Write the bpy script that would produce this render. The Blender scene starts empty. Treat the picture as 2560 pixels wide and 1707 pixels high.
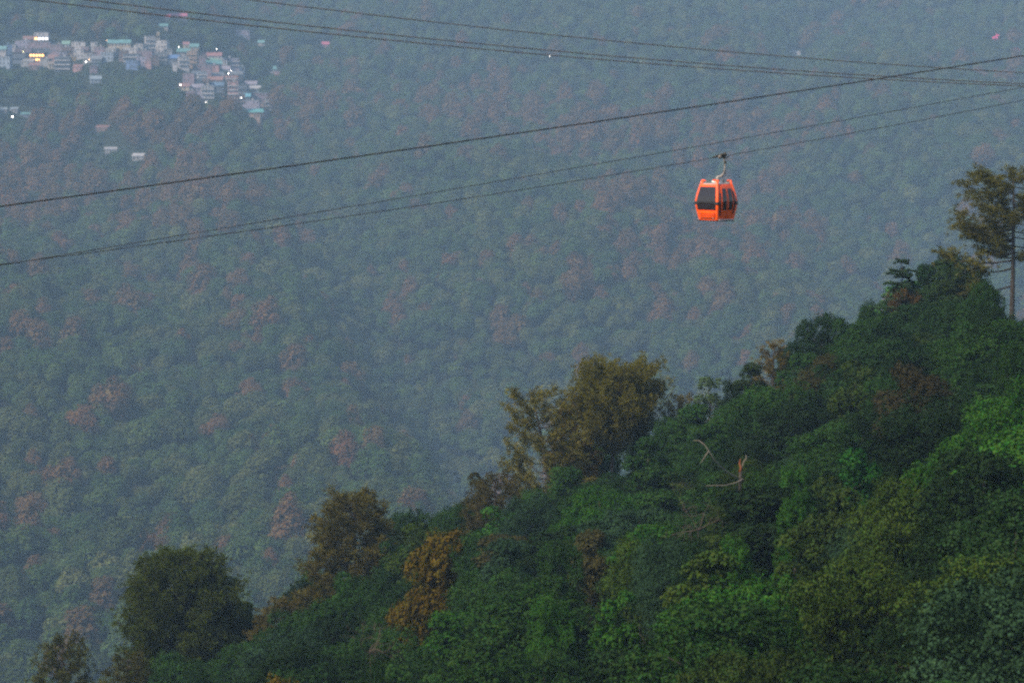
import bpy, math, random
import numpy as np
from mathutils import Vector, Matrix, Euler

R = math.radians
rng = np.random.default_rng(11)
random.seed(11)
scene = bpy.context.scene
COL = scene.collection

# ------------------------------------------------------------------ camera
F = 9600.0            # focal length in pixels of a 2560 x 1707 frame
CX, CY = 1280.0, 853.5
PITCH = R(-4.5)
cam_d = bpy.data.cameras.new('camera')
cam_d.sensor_width = 36.0
cam_d.lens = 135.0
cam_d.clip_start = 0.5
cam_d.clip_end = 9000.0
cam_d.dof.use_dof = True
cam_d.dof.focus_distance = 236.0
cam_d.dof.aperture_fstop = 3.2
cam = bpy.data.objects.new('camera', cam_d)
cam.location = (0, 0, 0)
cam.rotation_euler = (R(90) + PITCH, 0, 0)
COL.objects.link(cam)
scene.camera = cam

# ------------------------------------------------------------------ world, sun, exposure
SUN_EL, SUN_AZ = 45.0, 230.0        # azimuth clockwise from +Y (north): behind the camera, to the left
world = bpy.data.worlds.new('World')
scene.world = world
world.use_nodes = True
wn = world.node_tree.nodes
bg = wn['Background']
sky = wn.new('ShaderNodeTexSky')
sky.sky_type = 'NISHITA'
sky.sun_disc = False
sky.sun_elevation = R(SUN_EL)
sky.sun_rotation = R(SUN_AZ)
sky.air_density = 1.3
sky.dust_density = 2.0
sky.ozone_density = 2.0
world.node_tree.links.new(sky.outputs[0], bg.inputs[0])
bg.inputs[1].default_value = 0.115

sun_d = bpy.data.lights.new('sun', 'SUN')
sun_d.energy = 4.3
sun_d.angle = R(6)
sun_d.color = (1.0, 0.80, 0.62)
sun = bpy.data.objects.new('sun', sun_d)
az, el = R(SUN_AZ), R(SUN_EL)
to_sun = Vector((math.sin(az) * math.cos(el), math.cos(az) * math.cos(el), math.sin(el)))
sun.rotation_euler = to_sun.to_track_quat('Z', 'Y').to_euler()
sun.location = (-60, -60, 120)
COL.objects.link(sun)

scene.view_settings.view_transform = 'Standard'
scene.view_settings.look = 'None'
scene.view_settings.exposure = 0.68
scene.view_settings.gamma = 1.0
scene.view_settings.use_curve_mapping = False
scene.render.engine = 'CYCLES'
cy = scene.cycles
cy.max_bounces = 5
cy.diffuse_bounces = 1
cy.glossy_bounces = 2
cy.transmission_bounces = 2
cy.transparent_max_bounces = 4
cy.volume_bounces = 1
cy.use_denoising = False
cy.use_adaptive_sampling = False
cy.filter_width = 2.5
cy.sample_clamp_indirect = 4.0
HAZE_DENSITY = 0.000112
HAZE_COLOR = (0.44, 0.70, 1.0)

# ------------------------------------------------------------------ helpers
def tag(o, label=None, cat=None, group=None, kind=None):
    if label: o['label'] = label
    if cat: o['category'] = cat
    if group: o['group'] = group
    if kind: o['kind'] = kind
    return o

def empty(name, loc=(0, 0, 0), rz=0.0):
    o = bpy.data.objects.new(name, None)
    o.location = loc
    o.rotation_euler = (0, 0, rz)
    o.empty_display_size = 0.5
    COL.objects.link(o)
    return o

def link(name, mesh, parent=None, loc=None, color=None):
    o = bpy.data.objects.new(name, mesh)
    if parent is not None: o.parent = parent
    if loc is not None: o.location = loc
    if color is not None: o.color = (*color, 1.0)
    COL.objects.link(o)
    return o

def make_mesh(name, verts, faces, mats=(), fmat=None, smooth=False):
    me = bpy.data.meshes.new(name)
    me.from_pydata([tuple(v) for v in verts], [], [tuple(f) for f in faces])
    for m in mats: me.materials.append(m)
    if fmat is not None: me.polygons.foreach_set('material_index', fmat)
    if smooth: me.polygons.foreach_set('use_smooth', [True] * len(me.polygons))
    me.update()
    return me

def quads_mesh(name, V, mat_index, mats):
    """V: (n, 4, 3) array of loose quads."""
    n = len(V)
    me = bpy.data.meshes.new(name)
    me.vertices.add(n * 4)
    me.vertices.foreach_set('co', V.reshape(-1).astype(np.float32))
    me.loops.add(n * 4)
    me.loops.foreach_set('vertex_index', np.arange(n * 4, dtype=np.int32))
    me.polygons.add(n)
    me.polygons.foreach_set('loop_start', np.arange(0, n * 4, 4, dtype=np.int32))
    for m in mats: me.materials.append(m)
    me.polygons.foreach_set('material_index', np.asarray(mat_index, dtype=np.int32))
    me.update(calc_edges=True)
    return me

class MB:
    """Collects solid shapes for one mesh."""
    def __init__(s): s.v, s.f = [], []
    def box(s, cx, cy_, cz, sx, sy, sz, rot=None):
        b = len(s.v)
        for dx in (-.5, .5):
            for dy in (-.5, .5):
                for dz in (-.5, .5):
                    p = Vector((dx * sx, dy * sy, dz * sz))
                    if rot is not None: p = rot @ p
                    s.v.append((cx + p.x, cy_ + p.y, cz + p.z))
        s.f += [(b, b+1, b+3, b+2), (b+4, b+6, b+7, b+5), (b, b+4, b+5, b+1), (b+2, b+3, b+7, b+6), (b, b+2, b+6, b+4), (b+1, b+5, b+7, b+3)]
        return s
    def tube(s, pts, rad, n=6, cap=True):
        pts = [Vector(p) for p in pts]
        if not isinstance(rad, (list, tuple)): rad = [rad] * len(pts)
        b = len(s.v)
        ref = Vector((0.13, 0.31, 0.94)).normalized()
        for i, p in enumerate(pts):
            d = (pts[min(i+1, len(pts)-1)] - pts[max(i-1, 0)])
            if d.length < 1e-9: d = Vector((0, 0, 1))
            d.normalize()
            rr = ref if abs(d.dot(ref)) < .95 else Vector((1, 0, 0))
            a = d.cross(rr).normalized(); c = d.cross(a)
            for k in range(n):
                t = 2 * math.pi * k / n
                s.v.append(tuple(p + (a * math.cos(t) + c * math.sin(t)) * rad[i]))
        for i in range(len(pts) - 1):
            for k in range(n):
                k2 = (k + 1) % n
                s.f.append((b+i*n+k, b+i*n+k2, b+(i+1)*n+k2, b+(i+1)*n+k))
        if cap:
            s.f.append(tuple(b + k for k in range(n))[::-1])
            s.f.append(tuple(b + (len(pts)-1)*n + k for k in range(n)))
        return s
    def poly(s, pts, faces):
        b = len(s.v); s.v += [tuple(p) for p in pts]; s.f += [tuple(b + i for i in f) for f in faces]
        return s
    def mesh(s, name, mat, smooth=False):
        return make_mesh(name, s.v, s.f, [mat] if mat else [], smooth=smooth)
    def build(s, name, mat, parent=None, smooth=False, color=None, loc=None):
        return link(name, s.mesh(name, mat, smooth), parent, loc, color)

# ------------------------------------------------------------------ materials
def new_mat(name):
    m = bpy.data.materials.new(name); m.use_nodes = True
    nt = m.node_tree
    for n in list(nt.nodes): nt.nodes.remove(n)
    out = nt.nodes.new('ShaderNodeOutputMaterial')
    return m, nt, out

def noise_node(nt, scale, detail=3.0, vec=None):
    n = nt.nodes.new('ShaderNodeTexNoise')
    n.inputs['Scale'].default_value = scale
    n.inputs['Detail'].default_value = detail
    if vec is not None: nt.links.new(vec, n.inputs['Vector'])
    return n

def leaf_material(name, base=None, spread=0.28, translucent=0.14, patches=False, ramp=None):
    """Leaves: base colour per tree (object colour, or a ramp over the random number of each tree), varied per leaf."""
    m, nt, out = new_mat(name)
    L = nt.links.new
    oi = nt.nodes.new('ShaderNodeObjectInfo')
    geo = nt.nodes.new('ShaderNodeNewGeometry')
    if ramp is not None:
        cr = nt.nodes.new('ShaderNodeValToRGB')
        e = cr.color_ramp.elements
        while len(e) < len(ramp): e.new(0.5)
        for i, c in enumerate(ramp):
            e[i].position = i / (len(ramp) - 1); e[i].color = (*c, 1)
        L(oi.outputs['Random'], cr.inputs[0])
        col = cr.outputs[0]
    elif base is not None:
        rgb = nt.nodes.new('ShaderNodeRGB'); rgb.outputs[0].default_value = (*base, 1); col = rgb.outputs[0]
    else:
        col = oi.outputs['Color']
    # value variation per leaf
    mr = nt.nodes.new('ShaderNodeMapRange')
    mr.inputs['To Min'].default_value = 1 - spread; mr.inputs['To Max'].default_value = 1 + spread * 1.4
    L(geo.outputs['Random Per Island'], mr.inputs[0])
    hs = nt.nodes.new('ShaderNodeHueSaturation')
    L(mr.outputs[0], hs.inputs['Value']); L(col, hs.inputs['Color'])
    mh = nt.nodes.new('ShaderNodeMapRange')
    mh.inputs['To Min'].default_value = 0.47; mh.inputs['To Max'].default_value = 0.52
    mm = nt.nodes.new('ShaderNodeMath'); mm.operation = 'FRACT'
    m7 = nt.nodes.new('ShaderNodeMath'); m7.operation = 'MULTIPLY'; m7.inputs[1].default_value = 17.3
    L(geo.outputs['Random Per Island'], m7.inputs[0]); L(m7.outputs[0], mm.inputs[0]); L(mm.outputs[0], mh.inputs[0])
    L(mh.outputs[0], hs.inputs['Hue'])
    colr = hs.outputs[0]
    # clump-sized variation of leaf colour through the crown (young and old leaves)
    nz = noise_node(nt, 0.55, 2.0, geo.outputs['Position'])
    mz = nt.nodes.new('ShaderNodeMapRange')
    mz.inputs['From Min'].default_value = 0.3; mz.inputs['From Max'].default_value = 0.7
    mz.inputs['To Min'].default_value = 0.75; mz.inputs['To Max'].default_value = 1.3
    L(nz.outputs[0], mz.inputs[0])
    h2 = nt.nodes.new('ShaderNodeHueSaturation'); L(mz.outputs[0], h2.inputs['Value']); L(colr, h2.inputs['Color'])
    colr = h2.outputs[0]
    d = nt.nodes.new('ShaderNodeBsdfDiffuse'); L(colr, d.inputs[0])
    t = nt.nodes.new('ShaderNodeBsdfTranslucent'); L(colr, t.inputs[0])
    mx = nt.nodes.new('ShaderNodeMixShader'); mx.inputs[0].default_value = translucent
    L(d.outputs[0], mx.inputs[1]); L(t.outputs[0], mx.inputs[2])
    if False:
        g = nt.nodes.new('ShaderNodeBsdfGlossy'); g.inputs['Roughness'].default_value = 0.5
        g.inputs[0].default_value = (.9, .95, 1, 1)
        m2 = nt.nodes.new('ShaderNodeMixShader'); m2.inputs[0].default_value = 0.025
        L(mx.outputs[0], m2.inputs[1]); L(g.outputs[0], m2.inputs[2]); mx = m2
    L(mx.outputs[0], out.inputs[0])
    return m

def plain_mat(name, color=None, rough=0.6, metal=0.0, spec=0.4, grime=0.25, gscale=0.6, emit=None, estr=0.0, coat=0.0):
    """Principled surface with noise wear; colour None takes the object colour."""
    m, nt, out = new_mat(name)
    L = nt.links.new
    p = nt.nodes.new('ShaderNodeBsdfPrincipled')
    p.inputs['Roughness'].default_value = rough
    p.inputs['Metallic'].default_value = metal
    p.inputs['Specular IOR Level'].default_value = spec
    p.inputs['Coat Weight'].default_value = coat
    if color is None:
        oi = nt.nodes.new('ShaderNodeObjectInfo'); src = oi.outputs['Color']
    else:
        rgb = nt.nodes.new('ShaderNodeRGB'); rgb.outputs[0].default_value = (*color, 1); src = rgb.outputs[0]
    geo = nt.nodes.new('ShaderNodeNewGeometry')
    nz = noise_node(nt, gscale, 5.0, geo.outputs['Position'])
    mr = nt.nodes.new('ShaderNodeMapRange')
    mr.inputs['From Min'].default_value = .3; mr.inputs['From Max'].default_value = .7
    mr.inputs['To Min'].default_value = 1 - grime; mr.inputs['To Max'].default_value = 1 + grime * .5
    L(nz.outputs[0], mr.inputs[0])
    hs = nt.nodes.new('ShaderNodeHueSaturation'); L(mr.outputs[0], hs.inputs['Value']); L(src, hs.inputs['Color'])
    L(hs.outputs[0], p.inputs['Base Color'])
    if emit is not None:
        p.inputs['Emission Color'].default_value = (*emit, 1); p.inputs['Emission Strength'].default_value = estr
    L(p.outputs[0], out.inputs[0])
    return m

M = {}
M['leaf'] = leaf_material('broad_leaves')
M['needle'] = leaf_material('needles', spread=0.4, translucent=0.12)
M['far_green'] = leaf_material('far_leaves', spread=0.25, translucent=0.08,
    ramp=[(.018, .040, .011), (.030, .058, .015), (.042, .070, .018), (.022, .046, .017), (.050, .064, .019), (.026, .042, .013), (.064, .080, .026)])
M['far_russet'] = leaf_material('russet_leaves', spread=0.25, translucent=0.08,
    ramp=[(.078, .048, .019), (.062, .045, .018), (.090, .053, .021), (.067, .049, .019), (.082, .046, .018)])
M['pink_blossom'] = leaf_material('pink_blossom', base=(.95, .16, .34), spread=0.2, translucent=0.1)
M['bark'] = plain_mat('bark', (.030, .026, .022), .9, grime=.5, gscale=4)
M['pale_bark'] = plain_mat('pale_bark', (.20, .18, .15), .85, grime=.4, gscale=5)
M['twig'] = plain_mat('twig_bark', (.07, .052, .038), .85, grime=.4, gscale=5)
M['raw_wood'] = plain_mat('raw_wood', (.20, .06, .018), .8, grime=.35, gscale=6)
M['wall'] = plain_mat('painted_wall', None, .85, grime=.35, gscale=.35)
M['roof'] = plain_mat('sheet_roof', None, .55, grime=.3, gscale=.4)
M['window'] = plain_mat('window_glass', (.03, .035, .045), .25, spec=.6, grime=.3)
M['lit_orange'] = plain_mat('lit_window_warm', (.4, .2, .05), .6, emit=(1.0, .42, .10), estr=5.0)
M['lit_white'] = plain_mat('lit_window_cool', (.5, .5, .5), .6, emit=(.95, .95, 1.0), estr=3.0)
M['pole'] = plain_mat('lamp_pole', (.12, .12, .12), .6)
for nm, c in (('white', (1, .93, .84)), ('orange', (1, .52, .22)), ('yellow', (.95, .9, .35))):
    M['lamp_' + nm] = plain_mat('lamp_' + nm, (.8, .8, .8), .5, emit=c, estr=6.5 if nm == 'white' else 5.0)
M['orange'] = plain_mat('orange_paint', (.95, .105, .001), .38, spec=.5, grime=.20, gscale=1.6, coat=.3)
M['seam'] = plain_mat('dark_seam', (.12, .012, .006), .6)
M['cabin_glass'] = plain_mat('cabin_glass', (.016, .012, .014), .12, spec=.55, grime=.15)
M['black'] = plain_mat('black_rubber', (.015, .015, .017), .6)
M['steel'] = plain_mat('weathered_steel', (.26, .24, .22), .55, metal=.5, grime=.35, gscale=3)
M['dark_steel'] = plain_mat('greased_steel', (.035, .035, .03), .55, metal=.4)
M['white'] = plain_mat('white_paint', (.75, .75, .72), .5)
M['roof_grey'] = plain_mat('cabin_roof_grey', (.36, .38, .40), .5)

def cable_mat(name, ca, cb, scale=1.0):
    m, nt, out = new_mat(name); L = nt.links.new
    tc = nt.nodes.new('ShaderNodeUVMap')
    w = nt.nodes.new('ShaderNodeTexWave'); w.wave_type = 'BANDS'; w.bands_direction = 'DIAGONAL'
    w.inputs['Scale'].default_value = scale; w.inputs['Distortion'].default_value = 0.6
    geo = nt.nodes.new('ShaderNodeNewGeometry')
    L(geo.outputs['Position'], w.inputs['Vector'])
    mx = nt.nodes.new('ShaderNodeMix'); mx.data_type = 'RGBA'
    mx.inputs[6].default_value = (*ca, 1); mx.inputs[7].default_value = (*cb, 1)
    L(w.outputs['Fac'], mx.inputs[0])
    p = nt.nodes.new('ShaderNodeBsdfPrincipled'); p.inputs['Roughness'].default_value = .6
    L(mx.outputs[2], p.inputs['Base Color']); L(p.outputs[0], out.inputs[0])
    nt.nodes.remove(tc)
    return m
M['cable_dark'] = cable_mat('haul_rope_dark', (.012, .013, .010), (.05, .04, .03), .35)
M['cable_brown'] = cable_mat('haul_rope_brown', (.08, .065, .05), (.16, .11, .08), .3)

def ground_mat():
    m, nt, out = new_mat('forest_floor'); L = nt.links.new
    geo = nt.nodes.new('ShaderNodeNewGeometry')
    n = noise_node(nt, .12, 6, geo.outputs['Position'])
    cr = nt.nodes.new('ShaderNodeValToRGB')
    cr.color_ramp.elements[0].color = (.008, .012, .006, 1); cr.color_ramp.elements[1].color = (.022, .026, .012, 1)
    L(n.outputs[0], cr.inputs[0])
    d = nt.nodes.new('ShaderNodeBsdfDiffuse'); L(cr.outputs[0], d.inputs[0]); L(d.outputs[0], out.inputs[0])
    return m
M['ground'] = ground_mat()

# ------------------------------------------------------------------ the lie of the land
def near_canopy(X, Y):
    """Top of the trees on the near spur: a slope that rises to the right and dips gently away."""
    Yc = np.minimum(Y, 345.0)
    base = .47 * np.minimum(X, 34 + .0 * X) + .12 * np.maximum(X - 34, 0) - .0591 * Yc - 17.7
    return base - .72 * np.maximum(Y - 345.0, 0)

K_FAR = 1700.0
def smooth_noise(X, Y):
    n = 7.0 * np.sin(X / 61.0 + Y / 97.0 + 1.3) * np.sin(X / 143.0 - Y / 118.0 + .4)
    n += 4.0 * np.sin(X / 33.0 - Y / 71.0 + 2.1) * np.sin(X / 50.0 + Y / 57.0)
    n += 15.0 * np.sin((X + .50 * Y) / 92.0 + .7) + 7.0 * np.sin((X - .62 * Y) / 120.0 + 2.0)
    n += 1.6 * np.sin(X / 17.0 + Y / 23.0) * np.sin(Y / 19.0 - X / 29.0 + .9)
    return n

CREASE_V = np.array([-400, 130, 420, 620, 800, 1100, 1400])
CREASE_U = np.array([560, 690, 760, 880, 1010, 1220, 1330])
def far_canopy(X, Y):
    Yc = np.maximum(Y, 900.0)
    u = CX + F * X / Yc
    Y0 = 1190.0 * (1 + .13 * np.clip(u / 2560.0, -.6, 1.6))
    v = 1707.0 - K_FAR * np.log(Yc / Y0)
    vv = np.maximum(v, -260.0)
    ang = -.0785 - (vv - CY) / F
    Z = Yc * np.tan(ang)
    uc = np.interp(v, CREASE_V, CREASE_U)
    du = u - uc
    Z = Z - 36.0 * np.exp(-(du / np.where(du < 0, 150.0, 270.0)) ** 2)
    Z = Z + 12.0 * np.exp(-((u - uc + 330.0) / 150.0) ** 2)
    Z = Z - 18.0 * np.exp(-((u - (1900.0 - .55 * (v - 300.0))) / 90.0) ** 2)
    Z = Z + .30 * np.maximum(Y - 3620.0, 0)
    return Z + smooth_noise(X, Y) * np.clip((Y - 800) / 400.0, 0, 1)

def ground(X, Y):
    X = np.asarray(X, dtype=float); Y = np.asarray(Y, dtype=float)
    return np.maximum(near_canopy(X, Y) - 9.5, far_canopy(X, Y) - 10.0)

def project(X, Y, Z):
    """World point -> pixel of the 2560 x 1707 frame (used to find what is in view and to write labels)."""
    c, s = math.cos(PITCH), math.sin(PITCH)
    d = Y * c + Z * s
    w = -Y * s + Z * c
    return CX + F * X / d, CY - F * w / d

def ray(u, v):
    c, s = math.cos(PITCH), math.sin(PITCH)
    a, w = (u - CX) / F, (CY - v) / F
    d = np.array([a, c - w * s, s + w * c])
    return d / d[1]                       # scaled so that y = 1

_Ys = np.concatenate([np.arange(60, 700, 1.0), np.arange(700, 4200, 2.0)])
def hit(u, v, lift=0.0, ymin=60.0, fn=ground):
    d = ray(u, v)
    Y = _Ys[_Ys >= ymin]
    gap = d[2] * Y - (fn(d[0] * Y, Y) + lift)
    i = int(np.argmax(gap < 0)) if (gap < 0).any() else len(Y) - 1
    return d * Y[i]

# terrain sheet
def build_terrain():
    ys = np.concatenate([np.arange(-60, 360, 10.0), np.arange(360, 1100, 30.0), np.arange(1100, 4300, 20.0)])
    xs = np.arange(-800, 801, 16.0)
    X, Y = np.meshgrid(xs, ys)
    Z = ground(X, Y)
    V = np.stack([X, Y, Z], -1).reshape(-1, 3)
    nx, ny = len(xs), len(ys)
    i = np.arange(ny - 1)[:, None] * nx + np.arange(nx - 1)[None, :]
    Fq = np.stack([i, i + 1, i + nx + 1, i + nx], -1).reshape(-1, 4)
    me = make_mesh('hillside', V.tolist(), Fq.tolist(), [M['ground']], smooth=True)
    o = link('hillside', me)
    tag(o, kind='structure')
    return float(Z.min()), float(Z.max())
ZMIN, ZMAX = build_terrain()

# ------------------------------------------------------------------ foliage builders
def unit(v):
    return v / np.maximum(np.linalg.norm(v, axis=-1, keepdims=True), 1e-9)

def rand_dirs(r, n, up=0.0):
    d = unit(r.normal(size=(n, 3)))
    d[:, 2] = d[:, 2] + up
    return unit(d)

def leaves(r, C, N, length, width, jitter):
    """Loose leaf-shaped quads at C facing N."""
    n = len(C)
    N = unit(N + r.normal(size=(n, 3)) * jitter)
    T = unit(np.cross(N, r.normal(size=(n, 3))))
    B = np.cross(N, T)
    l = (length * r.uniform(.7, 1.3, n))[:, None]; w = (width * r.uniform(.7, 1.3, n))[:, None]
    bend = N * l * .18
    return np.stack([C - T * l * .5 - bend, C + B * w * .5, C + T * l * .5 - bend, C - B * w * .5], 1)

def blades(r, C, D, length, width):
    """Needle blades growing from C along D."""
    n = len(C)
    D = unit(D)
    S = unit(np.cross(D, r.normal(size=(n, 3))))
    l = (length * r.uniform(.7, 1.25, n))[:, None]; w = width * .5
    return np.stack([C - S * w * .6, C + D * l * .6 - S * w, C + D * l, C + D * l * .6 + S * w], 1)

def crown_leaves(r, R0, H0, zc, n_lobes, clumps, per, llen, lwid, lobe=(.27, .42), flat=.50, fill=.22):
    """Broadleaf crown: lobes over an uneven dome, twig clumps over each lobe, leaves in each clump."""
    out = []
    dirs = []
    k = 0
    while len(dirs) < n_lobes and k < 4000:
        k += 1
        d = rand_dirs(r, 1, .35)[0]
        if d[2] < -.45: continue
        if all(np.dot(d, e) < 1 - 1.1 / n_lobes * 1.6 for e in dirs): dirs.append(d)
    for d in dirs:
        rad = R0 * r.uniform(*lobe)
        reach = r.uniform(.6, 1.12) * (R0 - rad * .6)
        c = np.array([d[0] * reach, d[1] * reach, zc + d[2] * (H0 - rad * .6) * r.uniform(.75, 1.05)])
        m = int(clumps * (rad / R0 / .38) ** 2)
        cd = rand_dirs(r, m, .45)
        cd = cd[cd[:, 2] > -.55]; m = len(cd)
        cc = c + cd * rad * r.uniform(.72, 1.15, (m, 1)) * np.array([1, 1, flat + .3])
        off = r.normal(size=(m * per, 3)) * rad * .145 * np.array([1, 1, .7])
        p = np.repeat(cc, per, 0) + off
        n_ = np.repeat(cd, per, 0) * .6 + unit(off) * .75 + np.array([0, 0, .35])
        out.append(leaves(r, p, n_, llen, lwid, .34))
    q = int(sum(len(o) for o in out) * fill)
    dd = rand_dirs(r, q, .1); pp = dd * (r.uniform(.15, .8, (q, 1)) * np.array([R0, R0, H0])) + np.array([0, 0, zc])
    out.append(leaves(r, pp, dd + np.array([0, 0, .3]), llen * 1.4, lwid * 1.4, .8))
    return np.concatenate(out), dirs

def trunk_mesh(r, name, H, R0, rad, limbs, mat, lean=(0, 0), limb_rise=.35):
    mb = MB()
    pts = [(lean[0] * t * t * H + .15 * math.sin(5 * t + r.uniform(0, 6)) * t, lean[1] * t * t * H, t * H) for t in np.linspace(0, 1, 7)]
    mb.tube(pts, [rad * (1 - .75 * t) for t in np.linspace(0, 1, 7)], 7)
    for i in range(limbs):
        t = r.uniform(.35, .9); a = r.uniform(0, 2 * math.pi)
        z = t * H; bx = lean[0] * t * t * H; by = lean[1] * t * t * H
        L_ = R0 * r.uniform(.5, .95) * (1.15 - .5 * t)
        q = [(bx + math.cos(a) * L_ * s, by + math.sin(a) * L_ * s, z + limb_rise * L_ * s ** 1.5 + .12 * math.sin(7 * s + i)) for s in (0, .33, .66, 1)]
        mb.tube(q, [rad * .42 * (1 - t * .4) * (1 - .8 * s) + .012 for s in (0, .33, .66, 1)], 5)
    return mb.mesh(name, mat, True)

def make_broadleaf(seed, R0, H0, zc, H, n_lobes=15, clumps=60, per=13, llen=.24, lwid=.14, **kw):
    r = np.random.default_rng(seed)
    V, dirs = crown_leaves(r, R0, H0, zc, n_lobes, clumps, per, llen, lwid, **kw)
    crown = quads_mesh('broadleaf_crown', V, np.zeros(len(V)), [M['leaf']])
    trunk = trunk_mesh(r, 'broadleaf_trunk', H * .85, R0 * .9, .2, 9, M['bark'])
    return crown, trunk

def make_pine(seed, H, profile, n_br, tufts, blade=.34, lean=(0, 0), trunk_r=.22, up=.35, zlo=.3, rosette=15, side=None, width=.045, inner=.38):
    """Pine: whorls of limbs carrying tufts of long needles; profile(t) = reach of a limb at height t*H."""
    r = np.random.default_rng(seed)
    mb = MB()
    ts = np.linspace(0, 1, 9)
    wob = r.uniform(-.12, .12, (9, 2))
    tp = [(lean[0] * t * t * H + wob[i][0] * t, lean[1] * t * t * H + wob[i][1] * t, t * H) for i, t in enumerate(ts)]
    mb.tube(tp, [trunk_r * (1 - .85 * t) + .02 for t in ts], 8)
    TC, TD = [], []
    for i in range(n_br):
        t = zlo + (1 - zlo) * (i + r.uniform(0, 1)) / n_br
        a = i * 2.39996 + r.uniform(-.4, .4)
        if side is not None and r.random() < side[1]:
            a = side[0] + r.uniform(-.7, .7)
        L_ = profile(t) * r.uniform(.72, 1.08)
        bx, by = np.interp(t, ts, [p[0] for p in tp]), np.interp(t, ts, [p[1] for p in tp])
        z0 = t * H
        rise = up * L_
        def P(s): return np.array([bx + math.cos(a) * L_ * s, by + math.sin(a) * L_ * s, z0 + rise * s ** 1.6 - .10 * L_ * math.sin(3.1 * s)])
        mb.tube([P(s) for s in (0, .3, .65, 1)], [trunk_r * .30 * (1 - .45 * t) * (1 - .8 * s) + .012 for s in (0, .3, .65, 1)], 5)
        m = max(4, int(2.9 * tufts * (L_ / 3.0)))
        s = r.uniform(inner, 1.04, m) ** .8
        base = np.array([P(x) for x in s])
        spread = r.normal(size=(m, 3)) * np.array([.26, .26, .20]) * (.5 + .17 * L_)
        base = base + spread * (.35 + .65 * s[:, None])
        dd = unit(np.stack([np.full(m, math.cos(a)) * .6, np.full(m, math.sin(a)) * .6, np.full(m, .55)], 1) + spread * .6)
        TC.append(base); TD.append(dd)
    top = np.array([[tp[-1][0], tp[-1][1], H]] * 8) + r.normal(size=(8, 3)) * .25
    TC.append(top); TD.append(rand_dirs(r, 8, .8))
    TC = np.concatenate(TC); TD = np.concatenate(TD)
    C = np.repeat(TC, rosette, 0); D = np.repeat(TD, rosette, 0) * .75 + r.normal(size=(len(TC) * rosette, 3)) * .62
    V = blades(r, C, D, blade, width)
    return (quads_mesh('pine_crown', V, np.zeros(len(V)), [M['needle']]), mb.mesh('pine_trunk', M['bark'], True))

def make_cedar(seed, H, Rb):
    """Layered cedar: flat drooping tiers."""
    r = np.random.default_rng(seed)
    mb = MB(); mb.tube([(0, 0, 0), (.05, 0, H * .5), (0, .03, H)], [.22, .13, .02], 7)
    out = []
    n = 16
    for i in range(n):
        t = min(.985, .22 + .76 * (i + r.uniform(-.35, .35)) / (n - 1))
        reach = Rb * (1.02 - t) ** .8 * 1.25 + .35
        for k in range(9):
            a = k * 2 * math.pi / 9 + r.uniform(-.25, .25) + i
            L_ = reach * r.uniform(.45, 1.2); dz = r.uniform(-.35, .35) * min(1, L_); droop = r.uniform(.05, .3)
            m = int(110 * L_)
            s = np.sqrt(r.uniform(.02, 1, m))
            lat = r.normal(size=m) * .20 * (1.2 - s) * L_
            x = math.cos(a) * s * L_ - math.sin(a) * lat
            y = math.sin(a) * s * L_ + math.cos(a) * lat
            z = t * H + dz * s + .12 * s * L_ - droop * s ** 3 * L_ + r.normal(size=m) * .05
            out.append(leaves(r, np.stack([x, y, z], 1), np.tile([0, 0, 1.0], (m, 1)), .22, .09, .35))
            mb.tube([(0, 0, t * H), (math.cos(a) * L_ * .7, math.sin(a) * L_ * .7, t * H + dz * .7)], [.03, .010], 4)
    V = np.concatenate(out)
    return quads_mesh('cedar_crown', V, np.zeros(len(V)), [M['leaf']]), mb.mesh('cedar_trunk', M['bark'], True)

# library of near crowns (unit: metres, base at 0, height about 10 m)
BROAD = []
for i in range(9):
    rr = np.random.default_rng(100 + i)
    BROAD.append(make_broadleaf(200 + i, R0=rr.uniform(3.3, 3.9), H0=rr.uniform(3.2, 4.4), zc=5.6, H=9.5,
                                n_lobes=int(rr.integers(12, 17)), clumps=58, per=26,
                                llen=rr.uniform(.15, .20), lwid=rr.uniform(.085, .11)))
NARROW = [make_broadleaf(300 + i, 1.9, 3.6, 5.4, 9, n_lobes=12, clumps=55, per=11, llen=.2, lwid=.11, lobe=(.34, .5)) for i in range(2)]

# ------------------------------------------------------------------ near trees
GREENS = {
    'deep green':        (.0120, .0310, .0100),
    'mid green':         (.0160, .0440, .0100),
    'bright green':      (.0190, .0640, .0090),
    'bluish green':      (.0170, .0390, .0190),
    'dark green':        (.0090, .0210, .0075),
    'yellowish green':   (.0250, .0480, .0085),
    'olive green':       (.0215, .0400, .0090),
    'brownish green':    (.0340, .0350, .0120),
}
near_trees = []      # dict(root, X, Y, top, r, u, v, colour)
LANDMARKS = []       # (u, v, phrase)
tree_n = 0

def place_tree(name, meshes, X, Y, top_z, native_h, color, label=None, cat='tree', group=None, width=None, native_r=3.6, rz=None, tilt=None, needle=False):
    """Stand a tree on the ground below the wanted top height."""
    g = float(ground(X, Y)) - .25
    h = max(top_z - g, 3.0)
    sz = h / native_h
    sx = sz if width is None else width / (2 * native_r)
    root = empty(name, (X, Y, g), rz if rz is not None else random.uniform(0, 6.28))
    root.scale = (sx, sx, sz)
    if tilt: root.rotation_euler = (tilt[0], tilt[1], root.rotation_euler.z)
    link('trunk', meshes[1], root)
    link('crown', meshes[0], root, color=color)
    tag(root, label, cat, group)
    return root

def at_canopy(u, v, back=0.0):
    """Point on the near canopy seen at a pixel; above the crest it is the crest's depth."""
    vc = 1707 - .47 * (u - 130)
    s = max(v - vc, -60)
    Y = min(340.0 / (1 + s / 500.0), 338.0) - back
    d = ray(u, v)
    return d * Y

def px2m(px, Y): return px * Y / F

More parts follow.
